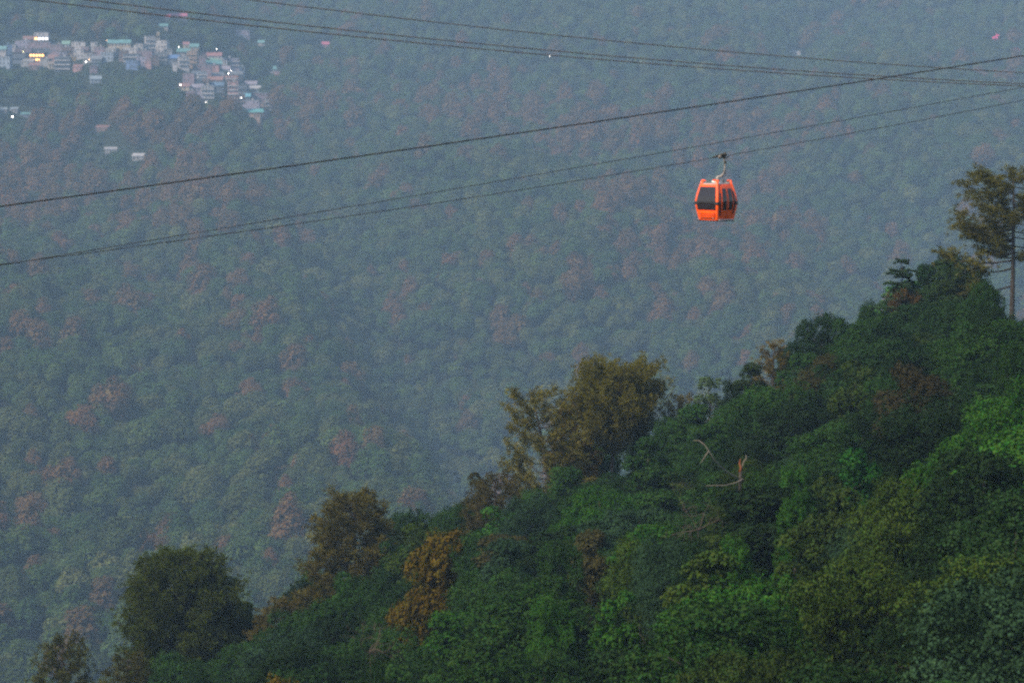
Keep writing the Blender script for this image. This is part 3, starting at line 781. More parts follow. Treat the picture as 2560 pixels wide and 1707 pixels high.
# (u centre, v top, w, h, wall, roof style, roof colour, label, lit)
HL = [
 (104, 82, 32, 28, 'white', 'flat', 'white', 'hilltop house with a brightly lit veranda and white roof slab, highest at its end', 'lit'),
 (74, 91, 30, 16, 'mauve', 'gable', 'rust', 'low rust-roofed wing stepping down from the lit hilltop house', ''),
 (56, 102, 32, 24, 'lilac', 'flat', 'white', 'pale lilac square house below the rust-roofed wing', ''),
 (33, 112, 11, 16, 'white', 'flat', 'white', 'narrow white house beside the small blue house', ''),
 (20, 113, 16, 26, 'blue', 'flat', 'blue', 'small blue house between the teal roof and the narrow white house', ''),
 (6, 116, 18, 26, 'white', 'gable', 'teal', 'teal-roofed white house cut by the picture edge', ''),
 (100, 106, 50, 20, 'mauve', 'flat', 'flat', 'wide dull mauve building right under the lit hilltop house', ''),
 (57, 122, 38, 22, 'mauve', 'flat', 'flat', 'mauve terrace with one pale greenish lamp, under the pale lilac house', ''),
 (106, 122, 44, 16, 'slate', 'flat', 'flat', 'long slate-coloured row below the wide mauve building', ''),
 (94, 134, 34, 18, 'brown', 'flat', 'flat', 'brown house with a row of glowing orange windows', 'orange'),
 (12, 143, 26, 26, 'paleblue', 'flat', 'white', 'pale blue house at the picture edge below the teal roof', ''),
 (70, 148, 28, 14, 'grey', 'shed', 'grey', 'low grey shed roof half hidden by trees under the orange windows', ''),
 (128, 138, 28, 14, 'pink', 'gable', 'rust', 'dull pink cottage right of the orange windows', ''),
 (128, 155, 14, 14, 'cream', 'shed', 'tan', 'tiny cream hut beside the slate building with white ledges', ''),
 (142, 112, 28, 26, 'mauve', 'flat', 'flat', 'mauve block left under the small mint roof', ''),
 (165, 103, 16, 16, 'white', 'gable', 'mint', 'small white house with a mint green roof on the village skyline', ''),
 (169, 118, 26, 26, 'brown', 'flat', 'flat', 'brown block right under the small mint roof', ''),
 (156, 130, 17, 20, 'lilac', 'flat', 'flat', 'lilac house front between the mauve and brown blocks', ''),
 (155, 143, 34, 30, 'slate', 'flat', 'white', 'slate building with pale horizontal ledges above the tree line', 'ledge'),
 (181, 143, 15, 22, 'ochre', 'flat', 'tan', 'square ochre panel house beside the slate building with ledges', ''),
 (198, 106, 32, 22, 'white', 'flat', 'white', 'white house with dark windows on the skyline, left of the row', ''),
 (197, 125, 22, 18, 'white', 'flat', 'white', 'smaller white house directly below the white skyline house', ''),
 (234, 106, 14, 20, 'white', 'flat', 'white', 'thin white house between white skyline house and teal-roofed hall', ''),
 (221, 133, 22, 20, 'grey', 'flat', 'rust', 'grey house with a rust red edge beside the smaller white house', ''),
 (194, 162, 20, 12, 'pink', 'shed', 'rust', 'low pinkish shed under the ochre panel house', ''),
 (233, 165, 16, 14, 'mauve', 'flat', 'flat', 'small mauve house standing alone among trees below the orange lamp', ''),
 (238, 190, 24, 12, 'paleblue', 'gable', 'paleblue', 'pale blue cottage lowest in the trees under the village', ''),
 (268, 131, 28, 18, 'paleblue', 'flat', 'white', 'pale blue house just left of the big crown in the village', ''),
 (250, 118, 24, 18, 'mauve', 'flat', 'flat', 'mauve house between the thin white house and the pale blue house', ''),
 (297, 100, 50, 30, 'cream', 'gable', 'teal', 'large cream hall with long teal roof on the skyline', ''),
 (329, 120, 34, 16, 'white', 'flat', 'white', 'pinkish white house right of the cream hall', ''),
 (328, 135, 36, 20, 'slate', 'flat', 'tan', 'dark slate house with tan ledge under the pinkish white house', 'ledge'),
 (332, 152, 28, 18, 'blue', 'flat', 'blue', 'blue-grey house lowest in the middle of the village', ''),
 (374, 91, 22, 42, 'white', 'flat', 'white', 'tall white tower house with dark windows on the skyline', ''),
 (400, 102, 36, 28, 'white', 'flat', 'white', 'wide white house with columns of windows beside the tower house', ''),
 (395, 80, 7, 24, 'cream', 'flat', 'white', 'slim pale shaft rising behind the wide white house', ''),
 (362, 128, 36, 22, 'mauve', 'flat', 'flat', 'mauve block at the foot of the tall white tower house', ''),
 (402, 132, 24, 18, 'grey', 'flat', 'white', 'grey-white house under the wide white house', ''),
 (428, 138, 34, 18, 'slate', 'gable', 'brightblue', 'low house with bright blue sheet roof', ''),
 (437, 157, 10, 14, 'white', 'flat', 'white', 'tiny white house under the bright blue roof', ''),
 (371, 153, 14, 14, 'pink', 'flat', 'tan', 'small pink house at the tree line below the mauve block', ''),
 (465, 106, 13, 32, 'cream', 'shed', 'red', 'narrow cream tower with red cap left of two teal roofs', ''),
 (482, 110, 26, 14, 'cream', 'gable', 'teal', 'cream house with upper teal roof right of the narrow cream tower', ''),
 (458, 122, 28, 18, 'grey', 'gable', 'teal', 'grey house with broad sloping teal roof beside the bright blue roof', ''),
 (482, 128, 22, 38, 'tan', 'flat', 'tan', 'tall tan house with floors of windows under the upper teal roof', ''),
 (458, 143, 24, 26, 'white', 'flat', 'white', 'white house with balconies left of the tall tan house', 'ledge'),
 (529, 132, 44, 18, 'white', 'gable', 'red', 'long white house with pale red roof on the skyline', ''),
 (540, 144, 28, 14, 'grey', 'gable', 'mint', 'grey house with mint roof directly before the pale red roof', ''),
 (524, 152, 50, 16, 'slate', 'gable', 'teal', 'long slate house with pale teal roof below the mint roof', ''),
 (505, 163, 42, 20, 'mauve', 'flat', 'flat', 'mauve house row below the long pale teal roof', ''),
 (535, 164, 22, 16, 'pink', 'flat', 'lilac', 'rose pink house right of the mauve house row', ''),
 (576, 116, 16, 18, 'brick', 'flat', 'rust', 'red-brown brick house standing alone above the lilac house', ''),
 (577, 146, 36, 24, 'lilac', 'flat', 'white', 'lilac house with white trim below the lone brick house', 'ledge'),
 (598, 168, 24, 14, 'paleblue', 'flat', 'paleblue', 'pale blue house at the right end below the lilac house', ''),
 (561, 166, 24, 14, 'lilac', 'gable', 'lilac', 'house with pale lavender gable roof beside the rose pink house', ''),
 (580, 179, 44, 12, 'slate', 'gable', 'slate', 'long slate-grey roof under the pale blue end house', ''),
 (497, 179, 34, 20, 'paleblue', 'flat', 'white', 'pale blue and white house below the mauve house row', 'ledge'),
 (534, 182, 40, 14, 'slate', 'gable', 'slate', 'dark slate house between the pale blue house and the salmon house', ''),
 (537, 192, 38, 14, 'brown', 'gable', 'rust', 'brown house with rust red gable roof above the long blue roof', ''),
 (473, 184, 26, 24, 'mauve', 'flat', 'flat', 'mauve house at the left end above the cream gable cottage', ''),
 (494, 197, 16, 12, 'white', 'flat', 'white', 'small white cottage in front of the pale blue and white house', ''),
 (574, 189, 40, 18, 'salmon', 'flat', 'flat', 'salmon pink house right above the tall pink tower', 'ledge'),
 (531, 206, 48, 14, 'slate', 'gable', 'blue', 'low house with a long deep blue roof', ''),
 (462, 209, 22, 12, 'cream', 'gable', 'rust', 'cream gable cottage with a bright lamp at the lower left of the village', ''),
 (488, 211, 34, 20, 'lilac', 'gable', 'lilac', 'house with pale lilac roof beside the cream gable cottage', ''),
 (518, 215, 28, 36, 'white', 'flat', 'white', 'white multi-storey house with pale columns under the deep blue roof', 'ledge'),
 (549, 212, 20, 18, 'cream', 'flat', 'tan', 'beige house front between the white multi-storey house and the pink tower', ''),
 (582, 206, 23, 56, 'pink', 'flat', 'flat', 'tallest narrow pink tower house with many storeys', 'ledge'),
 (495, 242, 22, 10, 'lilac', 'shed', 'lilac', 'low lilac shed roof under the white multi-storey house', ''),
 (627, 203, 26, 12, 'lilac', 'gable', 'lilac', 'pale lavender roof right of the pink tower', ''),
 (637, 215, 24, 12, 'white', 'gable', 'white', 'white sheet roof below the pale lavender roof', ''),
 (647, 233, 42, 22, 'mauve', 'flat', 'paleblue', 'mauve building with pale blue roof edge right of the cyan roof', ''),
 (618, 234, 15, 14, 'slate', 'gable', 'cyan', 'small vivid cyan roof in the lower village', ''),
 (669, 247, 15, 20, 'white', 'flat', 'white', 'white house at the lower right end of the village', ''),
 (623, 252, 46, 20, 'lilac', 'flat', 'white', 'lilac and cream house above the long turquoise roof', ''),
 (586, 262, 26, 22, 'cream', 'flat', 'flat', 'cream house at the foot of the pink tower', ''),
 (621, 273, 62, 12, 'tan', 'gable', 'turquoise', 'long turquoise roof along the bottom of the village', ''),
 (638, 285, 24, 12, 'tan', 'flat', 'tan', 'tan wall half hidden below the turquoise roof', ''),
 (676, 166, 24, 12, 'grey', 'gable', 'teal', 'grey house with teal gable roof apart at the right of the village', ''),
 (702, 179, 26, 14, 'pink', 'flat', 'white', 'pinkish white house right-most of the village cluster', ''),
 (697, 191, 18, 12, 'cream', 'flat', 'tan', 'cream wall just under the pinkish white end house', ''),
 (443, 34, 40, 10, 'grey', 'gable', 'magenta', 'house with a bright pink roof alone high above the village', ''),
 (418, 38, 12, 7, 'grey', 'gable', 'magenta', 'small annex with pink roof touching the high pink-roofed house', ''),
 (409, 60, 18, 8, 'grey', 'gable', 'teal', 'small teal roof between the village and the high pink roof', ''),
 (605, 76, 30, 16, 'lilac', 'flat', 'lilac', 'faint lilac house high in the haze above the brick house', ''),
 (654, 101, 15, 9, 'grey', 'gable', 'teal', 'small faint teal roof in the haze above the lamps', ''),
 (813, 105, 15, 10, 'pink', 'gable', 'magenta', 'small bright pink roof in open forest right of the village', ''),
 (1990, 128, 24, 9, 'white', 'flat', 'paleblue', 'isolated white house with pale blue roof under the upper cables', ''),
 (1993, 140, 22, 7, 'white', 'flat', 'white', 'low white building directly below the isolated pale blue roof', ''),
 (8, 270, 16, 7, 'grey', 'shed', 'paleblue', 'pale blue shed roof at the picture edge below the village', ''),
 (35, 269, 17, 7, 'grey', 'shed', 'paleblue', 'short pale blue shed roof next to the bright white lamp', ''),
 (65, 282, 26, 7, 'slate', 'shed', 'teal', 'dull teal shed roof sloping among russet trees', ''),
 (255, 314, 30, 9, 'brown', 'shed', 'salmon' if False else 'rust', 'faded reddish shed roof in the forest under the village', ''),
 (276, 369, 27, 8, 'grey', 'shed', 'white', 'white shed roof in the forest above the upper cabin cable', ''),
 (347, 384, 26, 9, 'grey', 'gable', 'white', 'small white-roofed pavilion in the forest right of the white shed', ''),
 (50, 137, 30, 16, 'slate', 'flat', 'flat', 'slate house front left of the glowing orange windows', ''),
 (85, 158, 22, 12, 'brown', 'shed', 'rust', 'low brown shed at the tree line under the orange windows', ''),
 (112, 148, 22, 14, 'grey', 'flat', 'white', 'grey house between the orange windows and the tiny cream hut', ''),
 (214, 118, 18, 18, 'mauve', 'flat', 'flat', 'mauve house filling the gap right of the white skyline house', ''),
 (243, 140, 22, 20, 'slate', 'gable', 'slate', 'slate-roofed house right of the grey rust-edged house', ''),
 (279, 122, 24, 16, 'grey', 'flat', 'white', 'grey house at the left foot of the cream hall', ''),
 (309, 128, 22, 18, 'brown', 'flat', 'flat', 'brown house at the right foot of the cream hall', ''),
 (350, 110, 18, 24, 'grey', 'flat', 'flat', 'plain grey house left of the tall white tower house', ''),
 (352, 142, 20, 20, 'lilac', 'flat', 'white', 'lilac house beside the blue-grey house', ''),
 (385, 143, 20, 14, 'brown', 'flat', 'rust', 'brown house below the mauve block at the tower foot', ''),
 (420, 124, 18, 18, 'grey', 'flat', 'white', 'grey house between the wide white house and the blue sheet roof', ''),
 (503, 140, 20, 22, 'mauve', 'flat', 'flat', 'mauve house right against the tall tan house', ''),
 (556, 151, 18, 20, 'white', 'flat', 'white', 'slim white house between the pale teal roof and the lilac house', ''),
 (545, 173, 22, 12, 'slate', 'shed', 'slate', 'slate shed below the rose pink house', ''),
 (512, 198, 20, 14, 'brown', 'flat', 'flat', 'brown house left of the rust gable roof', ''),
 (560, 200, 14, 20, 'tan', 'flat', 'tan', 'thin tan house pressed against the pink tower', ''),
 (606, 214, 24, 20, 'slate', 'flat', 'slate', 'slate house directly right of the pink tower', ''),
 (600, 236, 20, 18, 'brown', 'flat', 'flat', 'brown house low beside the pink tower', ''),
 (646, 258, 30, 20, 'tan', 'flat', 'white', 'tan house right of the lilac and cream house', ''),
 (478, 228, 22, 14, 'mauve', 'flat', 'flat', 'mauve house under the cream gable cottage', ''),
 (650, 275, 30, 12, 'mauve', 'flat', 'flat', 'mauve house at the right end of the turquoise roof', ''),
]
def gable(w, d, h, over=.5):
    w2, d2 = w / 2 + over, d / 2 + over; t = .14
    P = [(-w2, -d2, -.15), (w2, -d2, -.15), (w2, 0, h), (-w2, 0, h), (w2, d2, -.15), (-w2, d2, -.15)]
    Q = [(x, y, z + t) for x, y, z in P]
    mb = MB(); mb.poly(P + Q, [(0, 3, 2, 1), (3, 5, 4, 2), (6, 7, 8, 9), (9, 8, 10, 11), (0, 1, 7, 6), (4, 5, 11, 10), (1, 2, 8, 7), (2, 4, 10, 8), (0, 6, 9, 3), (3, 9, 11, 5)])
    return mb
for (u, v, wp, hp, wall, style, rc, label, extra) in HL:
    P = hit(u, v + hp, 2.2, 700)
    Yh = P[1]; X = P[0]
    w = px2m(wp * 1.12, Yh); top = ray(u, v)[2] * Yh
    gz = float(ground(X, Yh)) - 2.0
    d = min(max(w * .8, 4.0), 7.5)
    rz = R(random.uniform(-14, 14))
    rise = 0.0
    if style == 'gable': rise = min(2.6, px2m(hp, Yh) * .5 + .6)
    if style == 'shed': rise = min(2.0, px2m(hp, Yh) * .6)
    H = max(top - gz - rise, 2.5)
    root = empty('house', (X, Yh + d / 2, gz), rz)
    tag(root, label, 'house', 'houses of the hill village')
    mb = MB(); mb.box(0, 0, H / 2, w, d, H)
    if style == 'gable':   # gable ends
        mb.poly([(-w/2+.01, -d/2, H), (-w/2+.01, d/2, H), (-w/2+.01, 0, H+rise-.2), (w/2-.01, -d/2, H), (w/2-.01, d/2, H), (w/2-.01, 0, H+rise-.2)], [(0, 2, 1), (3, 4, 5), (0, 3, 5, 2), (1, 2, 5, 4)])
    wcol = tuple(.44 * c for c in WC[wall]); wo = mb.build('wall', M['wall'], root, color=wcol)
    rcol = tuple(.25 * c + .05 for c in RC[rc])
    if style == 'flat':
        mb = MB(); mb.box(0, 0, H + .13, w + .5, d + .5, .26)
        if w > 5 and random.random() < .6: mb.box(random.uniform(-.25, .25) * w, .2 * d, H + 1.0, 1.5, 1.5, 1.6)
        mb.build('roof', M['roof'], root, color=rcol)
    elif style == 'gable':
        gable(w, d, rise).build('roof', M['roof'], root, color=rcol, loc=(0, 0, H + .02))
    else:
        rot = Euler((math.atan2(rise, d), 0, 0)).to_matrix()
        MB().box(0, 0, H + rise / 2 + .1, w + .7, math.hypot(d, rise) + .6, .14, rot).build('roof', M['roof'], root, color=rcol)
    nf = max(1, int(round((px2m(hp, Yh) - .3 - rise) / 3.3)))
    if H < 3.0: nf = 0
    cols = max(1, int(w / 2.3))
    for k in range(nf):
        zc = H - 1.55 - 3.3 * k
        if zc < .8: break
        for c in range(cols):
            if random.random() < .24 and extra != 'orange': continue
            x = (c + .5) / cols * w - w / 2
            kind = 'dark'
            if extra == 'orange': kind = 'orange'
            if extra == 'lit' and k == 1: kind = 'orange' if c < 1 else 'white'
            wd = link('window', win_mesh(kind), root, (x, -d / 2 - .02, zc))
            if kind == 'orange' and extra == 'orange': wd.scale = (1.5, 1, 1)
            if extra == 'lit' and k == 1: wd.scale = (1.7, 1, 1.3)
    if extra in ('ledge', 'lit') or random.random() < .25:
        for k in range(nf):
            z = H - 2.95 - 3.3 * k
            if z < .5: break
            b = MB(); b.box(0, -d / 2 - .45, z, w + .2, .9, .14); b.box(0, -d / 2 - .88, z + .40, w + .2, .06, .66)
            b.build('balcony', M['wall'], root, color=tuple(.48 * c for c in WC['white']) if extra else wcol)
    houses.append((X, Yh, w, d))

# street lamps
lamps = [
 (31, 292, 'white', 1.3, 'brightest white lamp, below the pale blue shed roofs'), (287, 92, 'orange', .8, 'orange lamp above the long teal roof'),
 (267, 102, 'orange', .65, 'amber lamp left of the long teal roof'), (58, 130, 'yellow', .7, 'greenish lamp on the mauve terrace'),
 (223, 149, 'orange', .75, 'orange lamp beside the grey house with rust edge'), (215, 155, 'white', .95, 'white lamp just under the orange lamp by the grey house'),
 (447, 118, 'white', .75, 'warm white lamp left of the narrow cream tower'), (541, 124, 'white', .9, 'white lamp above the pale red roof'),
 (640, 130, 'yellow', .5, 'faint yellow lamp above the village end'), (635, 144, 'white', .5, 'faint white lamp under the faint yellow one'),
 (693, 152, 'white', .95, 'bright white lamp above the teal gable house'), (451, 213, 'white', 1.05, 'bright lamp at the cream gable cottage'),
 (571, 184, 'white', .95, 'white lamp on the salmon house front'), (578, 177, 'white', .65, 'smaller white lamp above the salmon house lamp'),
 (515, 256, 'white', .65, 'white lamp at the forest edge below the white multi-storey house'), (603, 245, 'white', .8, 'white lamp between pink tower and cyan roof'),
 (685, 258, 'yellow', .75, 'yellow-green lamp right of the white end house'), (1374, 141, 'white', .7, 'single white light alone in the forest under the two close cables'),
]
for (u, v, c, s, label) in lamps:
    P = hit(u, v + 14, 2.0, 700)
    Yl = P[1] - 5.0
    q = ray(u, v) * Yl
    near_h = [h for h in houses if abs(h[0] - q[0]) < h[2] / 2 + 1.2 and h[1] - 1.5 < Yl + 3 and h[1] > Yl - 12]
    if near_h: Yl = min(h[1] for h in near_h) - 2.4; q = ray(u, v) * Yl
    gz = float(ground(q[0], q[1]))
    root = empty('street_lamp', (q[0], q[1], gz)); hgt = max(q[2] - gz, 2.0)
    tag(root, label, 'street lamp', 'lamps lit among the far houses')
    mb = MB(); mb.tube([(0, .5, -.5), (0, .5, hgt + .2), (0, 0, hgt + .3)], [.09, .06, .05], 6); mb.build('pole', M['pole'], root)
    r_ = .46 * s
    me = bpy.data.meshes.get('lamp_globe_' + c)
    if me is None:
        vs, fs = [], []
        for i in range(7):
            for j in range(10):
                a, b = math.pi * i / 6, 2 * math.pi * j / 10
                vs.append((math.sin(a) * math.cos(b), math.sin(a) * math.sin(b), math.cos(a) * .8))
        for i in range(6):
            for j in range(10):
                fs.append((i*10+j, i*10+(j+1) % 10, (i+1)*10+(j+1) % 10, (i+1)*10+j))
        me = make_mesh('lamp_globe_' + c, vs, fs, [M['lamp_' + c]], smooth=True)
    g_ = link('lamp_head', me, root, (0, 0, hgt)); g_.scale = (r_, r_, r_)

# ------------------------------------------------------------------ the far forest
def far_crown(seed, R0, H0, zc, mat, n_lobes, cone=False):
    r = np.random.default_rng(seed)
    out = []
    for i in range(n_lobes):
        if cone:
            t = (i + .5) / n_lobes; a = i * 2.4
            rad = R0 * (.50 - .22 * t); reach = (R0 - rad * .7) * (1 - t) ** .7
            c = np.array([math.cos(a) * reach, math.sin(a) * reach, zc - H0 * .8 + t * H0 * 1.75])
        else:
            d = rand_dirs(r, 1, .5)[0]
            rad = R0 * r.uniform(.26, .42); reach = (R0 - rad * .7) * r.uniform(.55, 1.0)
            c = np.array([d[0] * reach, d[1] * reach, zc + d[2] * (H0 - rad * .4) * r.uniform(.7, 1.05)])
        m = int(210 * (rad / 2.0) ** 2)
        cd = rand_dirs(r, m, .3)
        pp = c + cd * rad * r.uniform(.72, 1.12, (m, 1))
        rad_ = unit((pp - np.array([0, 0, zc - H0 * .4])) / np.array([R0, R0, H0]))
        out.append(leaves(r, pp, cd * .55 + rad_ * .8 + np.array([0, 0, .1]), .58, .44, .26))
    q = 160
    dd = rand_dirs(r, q, -.1); pp = dd * np.array([R0 * .6, R0 * .6, H0 * .7]) + np.array([0, 0, zc])
    out.append(leaves(r, pp, dd, 1.5, 1.2, .5))
    V = np.concatenate(out)
    tr = MB(); tr.tube([(0, 0, -1.0), (.1, 0, zc)], [.30, .14], 5)
    TV = np.array(tr.v); TF = [f for f in tr.f if len(f) == 4]
    TQ = np.array([[TV[i] for i in f] for f in TF])
    allv = np.concatenate([V, TQ])
    mi = np.concatenate([np.zeros(len(V)), np.ones(len(TQ))])
    return quads_mesh('forest_tree', allv, mi, [mat, M['bark']])
FG = [far_crown(500 + i, 4.9 + .35 * (i % 4), 3.6 + .4 * (i % 3), 6.2, M['far_green'], 12 + i % 4) for i in range(9)]
FR = [far_crown(600 + i, 4.6 + .4 * (i % 3), 4.8, 6.6, M['far_russet'], 13, cone=(i % 2 == 0)) for i in range(6)]

RUSSET = [(250,330,260,60,.55),(90,480,190,110,.65),(440,500,190,80,.65),(760,300,130,60,.5),(1250,300,160,70,.45),(1530,330,200,80,.55),(1850,330,200,70,.5),
          (1560,520,110,50,.6),(1740,620,200,60,.55),(1800,780,50,40,.7),(1620,780,50,40,.6),(1450,720,140,45,.45),(1055,775,45,30,.9),(1270,840,40,35,.9),(620,830,50,35,.7),
          (120,860,150,60,.4),(60,1100,130,110,.45),(290,1040,50,40,.7),(700,1190,60,40,.7),(130,1190,90,50,.5),(430,1380,70,30,.7),(1140,230,60,30,.5),(540,740,70,30,.5),
          (1740,1000,30,20,.4),(40,1340,90,60,.4),(720,620,60,30,.4),(2000,600,80,60,.4),(1900,480,100,60,.4)]
def russet_p(u, v):
    p_ = .07
    for (a, b, c, d, w) in RUSSET:
        p_ = max(p_, min(.9, w * (1.5 if v < 720 else .8)) * math.exp(-((u - a) / c) ** 2 - ((v - b) / d) ** 2))
    return p_
frng = random.Random(5)
far = []     # X, Y, Z, scale, russet, u, v
Y = 1060.0
while Y < 4120:
    half = .155 * Y + 30
    sp = 11.4 if Y < 2600 else 13.0
    X = -half + frng.uniform(0, sp)
    while X < half:
        x, y = X + frng.uniform(-3.0, 3.0), Y + frng.uniform(-3.0, 3.0)
        X += sp
        z = float(far_canopy(x, y)) - 10.0
        u, v = project(x, y, z + 9)
        z += frng.uniform(-.6, 2.6)
        if not (-140 < u < 2700 and -110 < v < 1850): continue
        s = frng.choice((.8, 1.0, 1.15, 1.35, 1.6)) * frng.uniform(.9, 1.12) * (1.04 + .10 * (Y - 1130) / 2500)
        rus = frng.random() < russet_p(u, v)
        if rus: s *= 1.1
        skip = False
        for (hx, hy, hw, hd) in houses:
            if abs(hx - x) < hw / 2 + 6:
                if hy - 8 < y < hy + hd + 5: skip = True; break
                if hy - 78 < y <= hy - 8: s = min(s, .36) if y > hy - 36 else min(s, .60)
        if skip: continue
        if s < .7: rus = False
        far.append((x, y, z, s, rus, u, v))
        if s < .7:
            for k in range(3):
                x2, y2 = x + frng.uniform(-7, 7), y + frng.uniform(-6, 6)
                if any(abs(hx - x2) < hw / 2 + 3 and hy - 7 < y2 < hy + hd + 4 for (hx, hy, hw, hd) in houses): continue
                far.append((x2, y2, float(far_canopy(x2, y2)) - 10.0, s * frng.uniform(.7, 1.1), False, u, v))
    Y += sp * .92

def crest_v(u): return 1707 - .47 * (u - 130)
vis = [t for t in far if -20 < t[5] < 2580 and 0 < t[6] < min(1720, crest_v(t[5]) - 40)]
vis.sort(key=lambda t: -t[3] / t[1])
ind_g = [t for t in vis if not t[4]][:300 - 0]
ind_r = [t for t in vis if t[4]][:290]
chosen = set(id(t) for t in ind_g) | set(id(t) for t in ind_r)

FAR_LM = [(60, 140, 'the lit hilltop house'), (390, 110, 'the white tower house'), (580, 230, 'the pink tower house'), (813, 110, 'the lone pink roof'),
          (1790, 480, 'the orange cabin'), (1710, 790, 'the two rust cone trees'), (1270, 850, 'the single rust cone tree'), (1050, 780, 'the rust dome pair'), (1520, 960, 'the umbrella pine'), (1330, 1040, 'the leaning pine'), (885, 1300, 'the rusty broad pine'),
          (480, 1430, 'the round dark pine'), (240, 1600, 'the low corner pine'), (2225, 680, 'the layered cedar'), (1990, 132, 'the isolated white house'),
          (347, 386, 'the small white pavilion'), (30, 290, 'the brightest lamp'), (2510, 480, 'the tall lone pine'), (1925, 860, 'the golden yellow pine top')]
def direction(du, dv):
    a = math.degrees(math.atan2(-dv, du)) % 360
    return ['right of', 'up and right of', 'above', 'up and left of', 'left of', 'down and left of', 'below', 'down and right of'][int((a + 22.5) // 45) % 8]
ORD = ['', 'second ', 'third ', 'fourth ', 'fifth ', 'sixth ', 'seventh ', 'eighth ', 'ninth ', 'tenth ', 'eleventh ', 'twelfth ']
def write_labels(items, lms, look, far_group):
    """items: list of (object, u, v, look-word). Each gets its place by the nearest landmark and its rank there."""
    buckets = {}
    for (o, u, v, lk) in items:
        lm = min(lms, key=lambda m: (m[0] - u) ** 2 + (m[1] - v) ** 2)
        key = (lk, direction(u - lm[0], v - lm[1]), lm[2])
        buckets.setdefault(key, []).append((math.hypot(u - lm[0], v - lm[1]), o))
    for (lk, dr, nm), lst in buckets.items():
        lst.sort(key=lambda x: x[0])
        for i, (dist, o) in enumerate(lst):
            if i < 12:
                o['label'] = look % lk + f', {ORD[i]}nearest {dr} {nm}'
            else:
                o['label'] = look % lk + f', one of those farther {dr} {nm}'
                o['group'] = far_group
items_r, items_g = [], []
for lst, lib, nm, items in ((ind_g, FG, 'forest_tree', items_g), (ind_r, FR, 'russet_tree', items_r)):
    for (x, y, z, s, rus, u, v) in lst:
        o = link(nm, lib[frng.randrange(len(lib))], loc=(x, y, z))
        o.rotation_euler = (0, 0, frng.uniform(0, 6.28)); o.scale = (s, s, s * frng.uniform(.85, 1.2))
        tag(o, 'x', 'tree', 'single trees told apart in the far forest')
        items.append((o, u, v, 'broad' if s > 1.3 else 'big' if s > 1.05 else 'smaller'))
write_labels(items_r, FAR_LM, '%s rust-brown far tree', 'rust-brown trees of the far slope')
write_labels(items_g, FAR_LM, '%s grey-green far tree', 'grey-green trees of the far slope')

# all other far trees: one mass of canopy
def scatter(name, pts, lib, label=None):
    """pts: list of (x, y, z, scale, rot, index)."""
    col = bpy.data.collections.new(name + '_kinds')
    for i, me in enumerate(lib):
        o = bpy.data.objects.new('%s_kind' % name, me); col.objects.link(o)
    order = sorted(col.objects, key=lambda o: o.name)
    me = bpy.data.meshes.new(name)
    me.from_pydata([p_[:3] for p_ in pts], [], [])
    for an, ty, vals in (('sc', 'FLOAT', [p_[3] for p_ in pts]), ('rt', 'FLOAT', [p_[4] for p_ in pts]), ('ix', 'INT', [p_[5] for p_ in pts])):
        a = me.attributes.new(an, ty, 'POINT'); a.data.foreach_set('value', vals)
    ob = link(name, me)
    ng = bpy.data.node_groups.new(name, 'GeometryNodeTree')
    ng.interface.new_socket('Geometry', in_out='INPUT', socket_type='NodeSocketGeometry')
    ng.interface.new_socket('Geometry', in_out='OUTPUT', socket_type='NodeSocketGeometry')
    N = ng.nodes.new; L = ng.links.new
    gi, go = N('NodeGroupInput'), N('NodeGroupOutput')
    ci = N('GeometryNodeCollectionInfo'); ci.inputs['Collection'].default_value = col
    ci.inputs['Separate Children'].default_value = True; ci.inputs['Reset Children'].default_value = True
    ip = N('GeometryNodeInstanceOnPoints'); ip.inputs['Pick Instance'].default_value = True
    def attr(nm, ty):
        n = N('GeometryNodeInputNamedAttribute'); n.data_type = ty; n.inputs['Name'].default_value = nm; return n.outputs['Attribute']
    L(gi.outputs[0], ip.inputs['Points']); L(ci.outputs[0], ip.inputs['Instance'])
    L(attr('ix', 'INT'), ip.inputs['Instance Index'])
    cx = N('ShaderNodeCombineXYZ'); L(attr('rt', 'FLOAT'), cx.inputs['Z']); L(cx.outputs[0], ip.inputs['Rotation'])
    cs = N('ShaderNodeCombineXYZ'); sc = attr('sc', 'FLOAT')
    for k in 'XYZ': L(sc, cs.inputs[k])
    L(cs.outputs[0], ip.inputs['Scale'])
    L(ip.outputs[0], go.inputs[0])
    md = ob.modifiers.new('scatter', 'NODES'); md.node_group = ng
    tag(ob, label, kind='stuff')
    return ob
rest = [t for t in far if id(t) not in chosen]
scatter('forest_canopy', [(x, y, z, s, frng.uniform(0, 6.28), frng.randrange(len(FG))) for (x, y, z, s, rus, u, v) in rest if not rus], FG)
scatter('russet_canopy', [(x, y, z, s, frng.uniform(0, 6.28), frng.randrange(len(FR))) for (x, y, z, s, rus, u, v) in rest if rus], FR)

# undergrowth filling the floor of the near slope and the hidden valley side
UG = []
for i in range(3):
    r = np.random.default_rng(800 + i)
    V, _ = crown_leaves(r, 1.7, 1.2, 1.0, 7, 40, 9, .24, .14, fill=.3)
    me = quads_mesh('undergrowth_bush', V, np.zeros(len(V)), [leaf_material('undergrowth_leaves_%d' % i, base=[(.022, .045, .018), (.030, .055, .020), (.035, .045, .022)][i])])
    UG.append(me)
pts = []
for k in range(3400):
    y = math.sqrt(frng.uniform(80 ** 2, 420 ** 2)); x = frng.uniform(-.17 * y - 6, .17 * y + 8)
    pts.append((x, y, float(ground(x, y)) - .2, frng.uniform(.7, 1.7), frng.uniform(0, 6.28), frng.randrange(3)))
scatter('undergrowth', pts, UG)

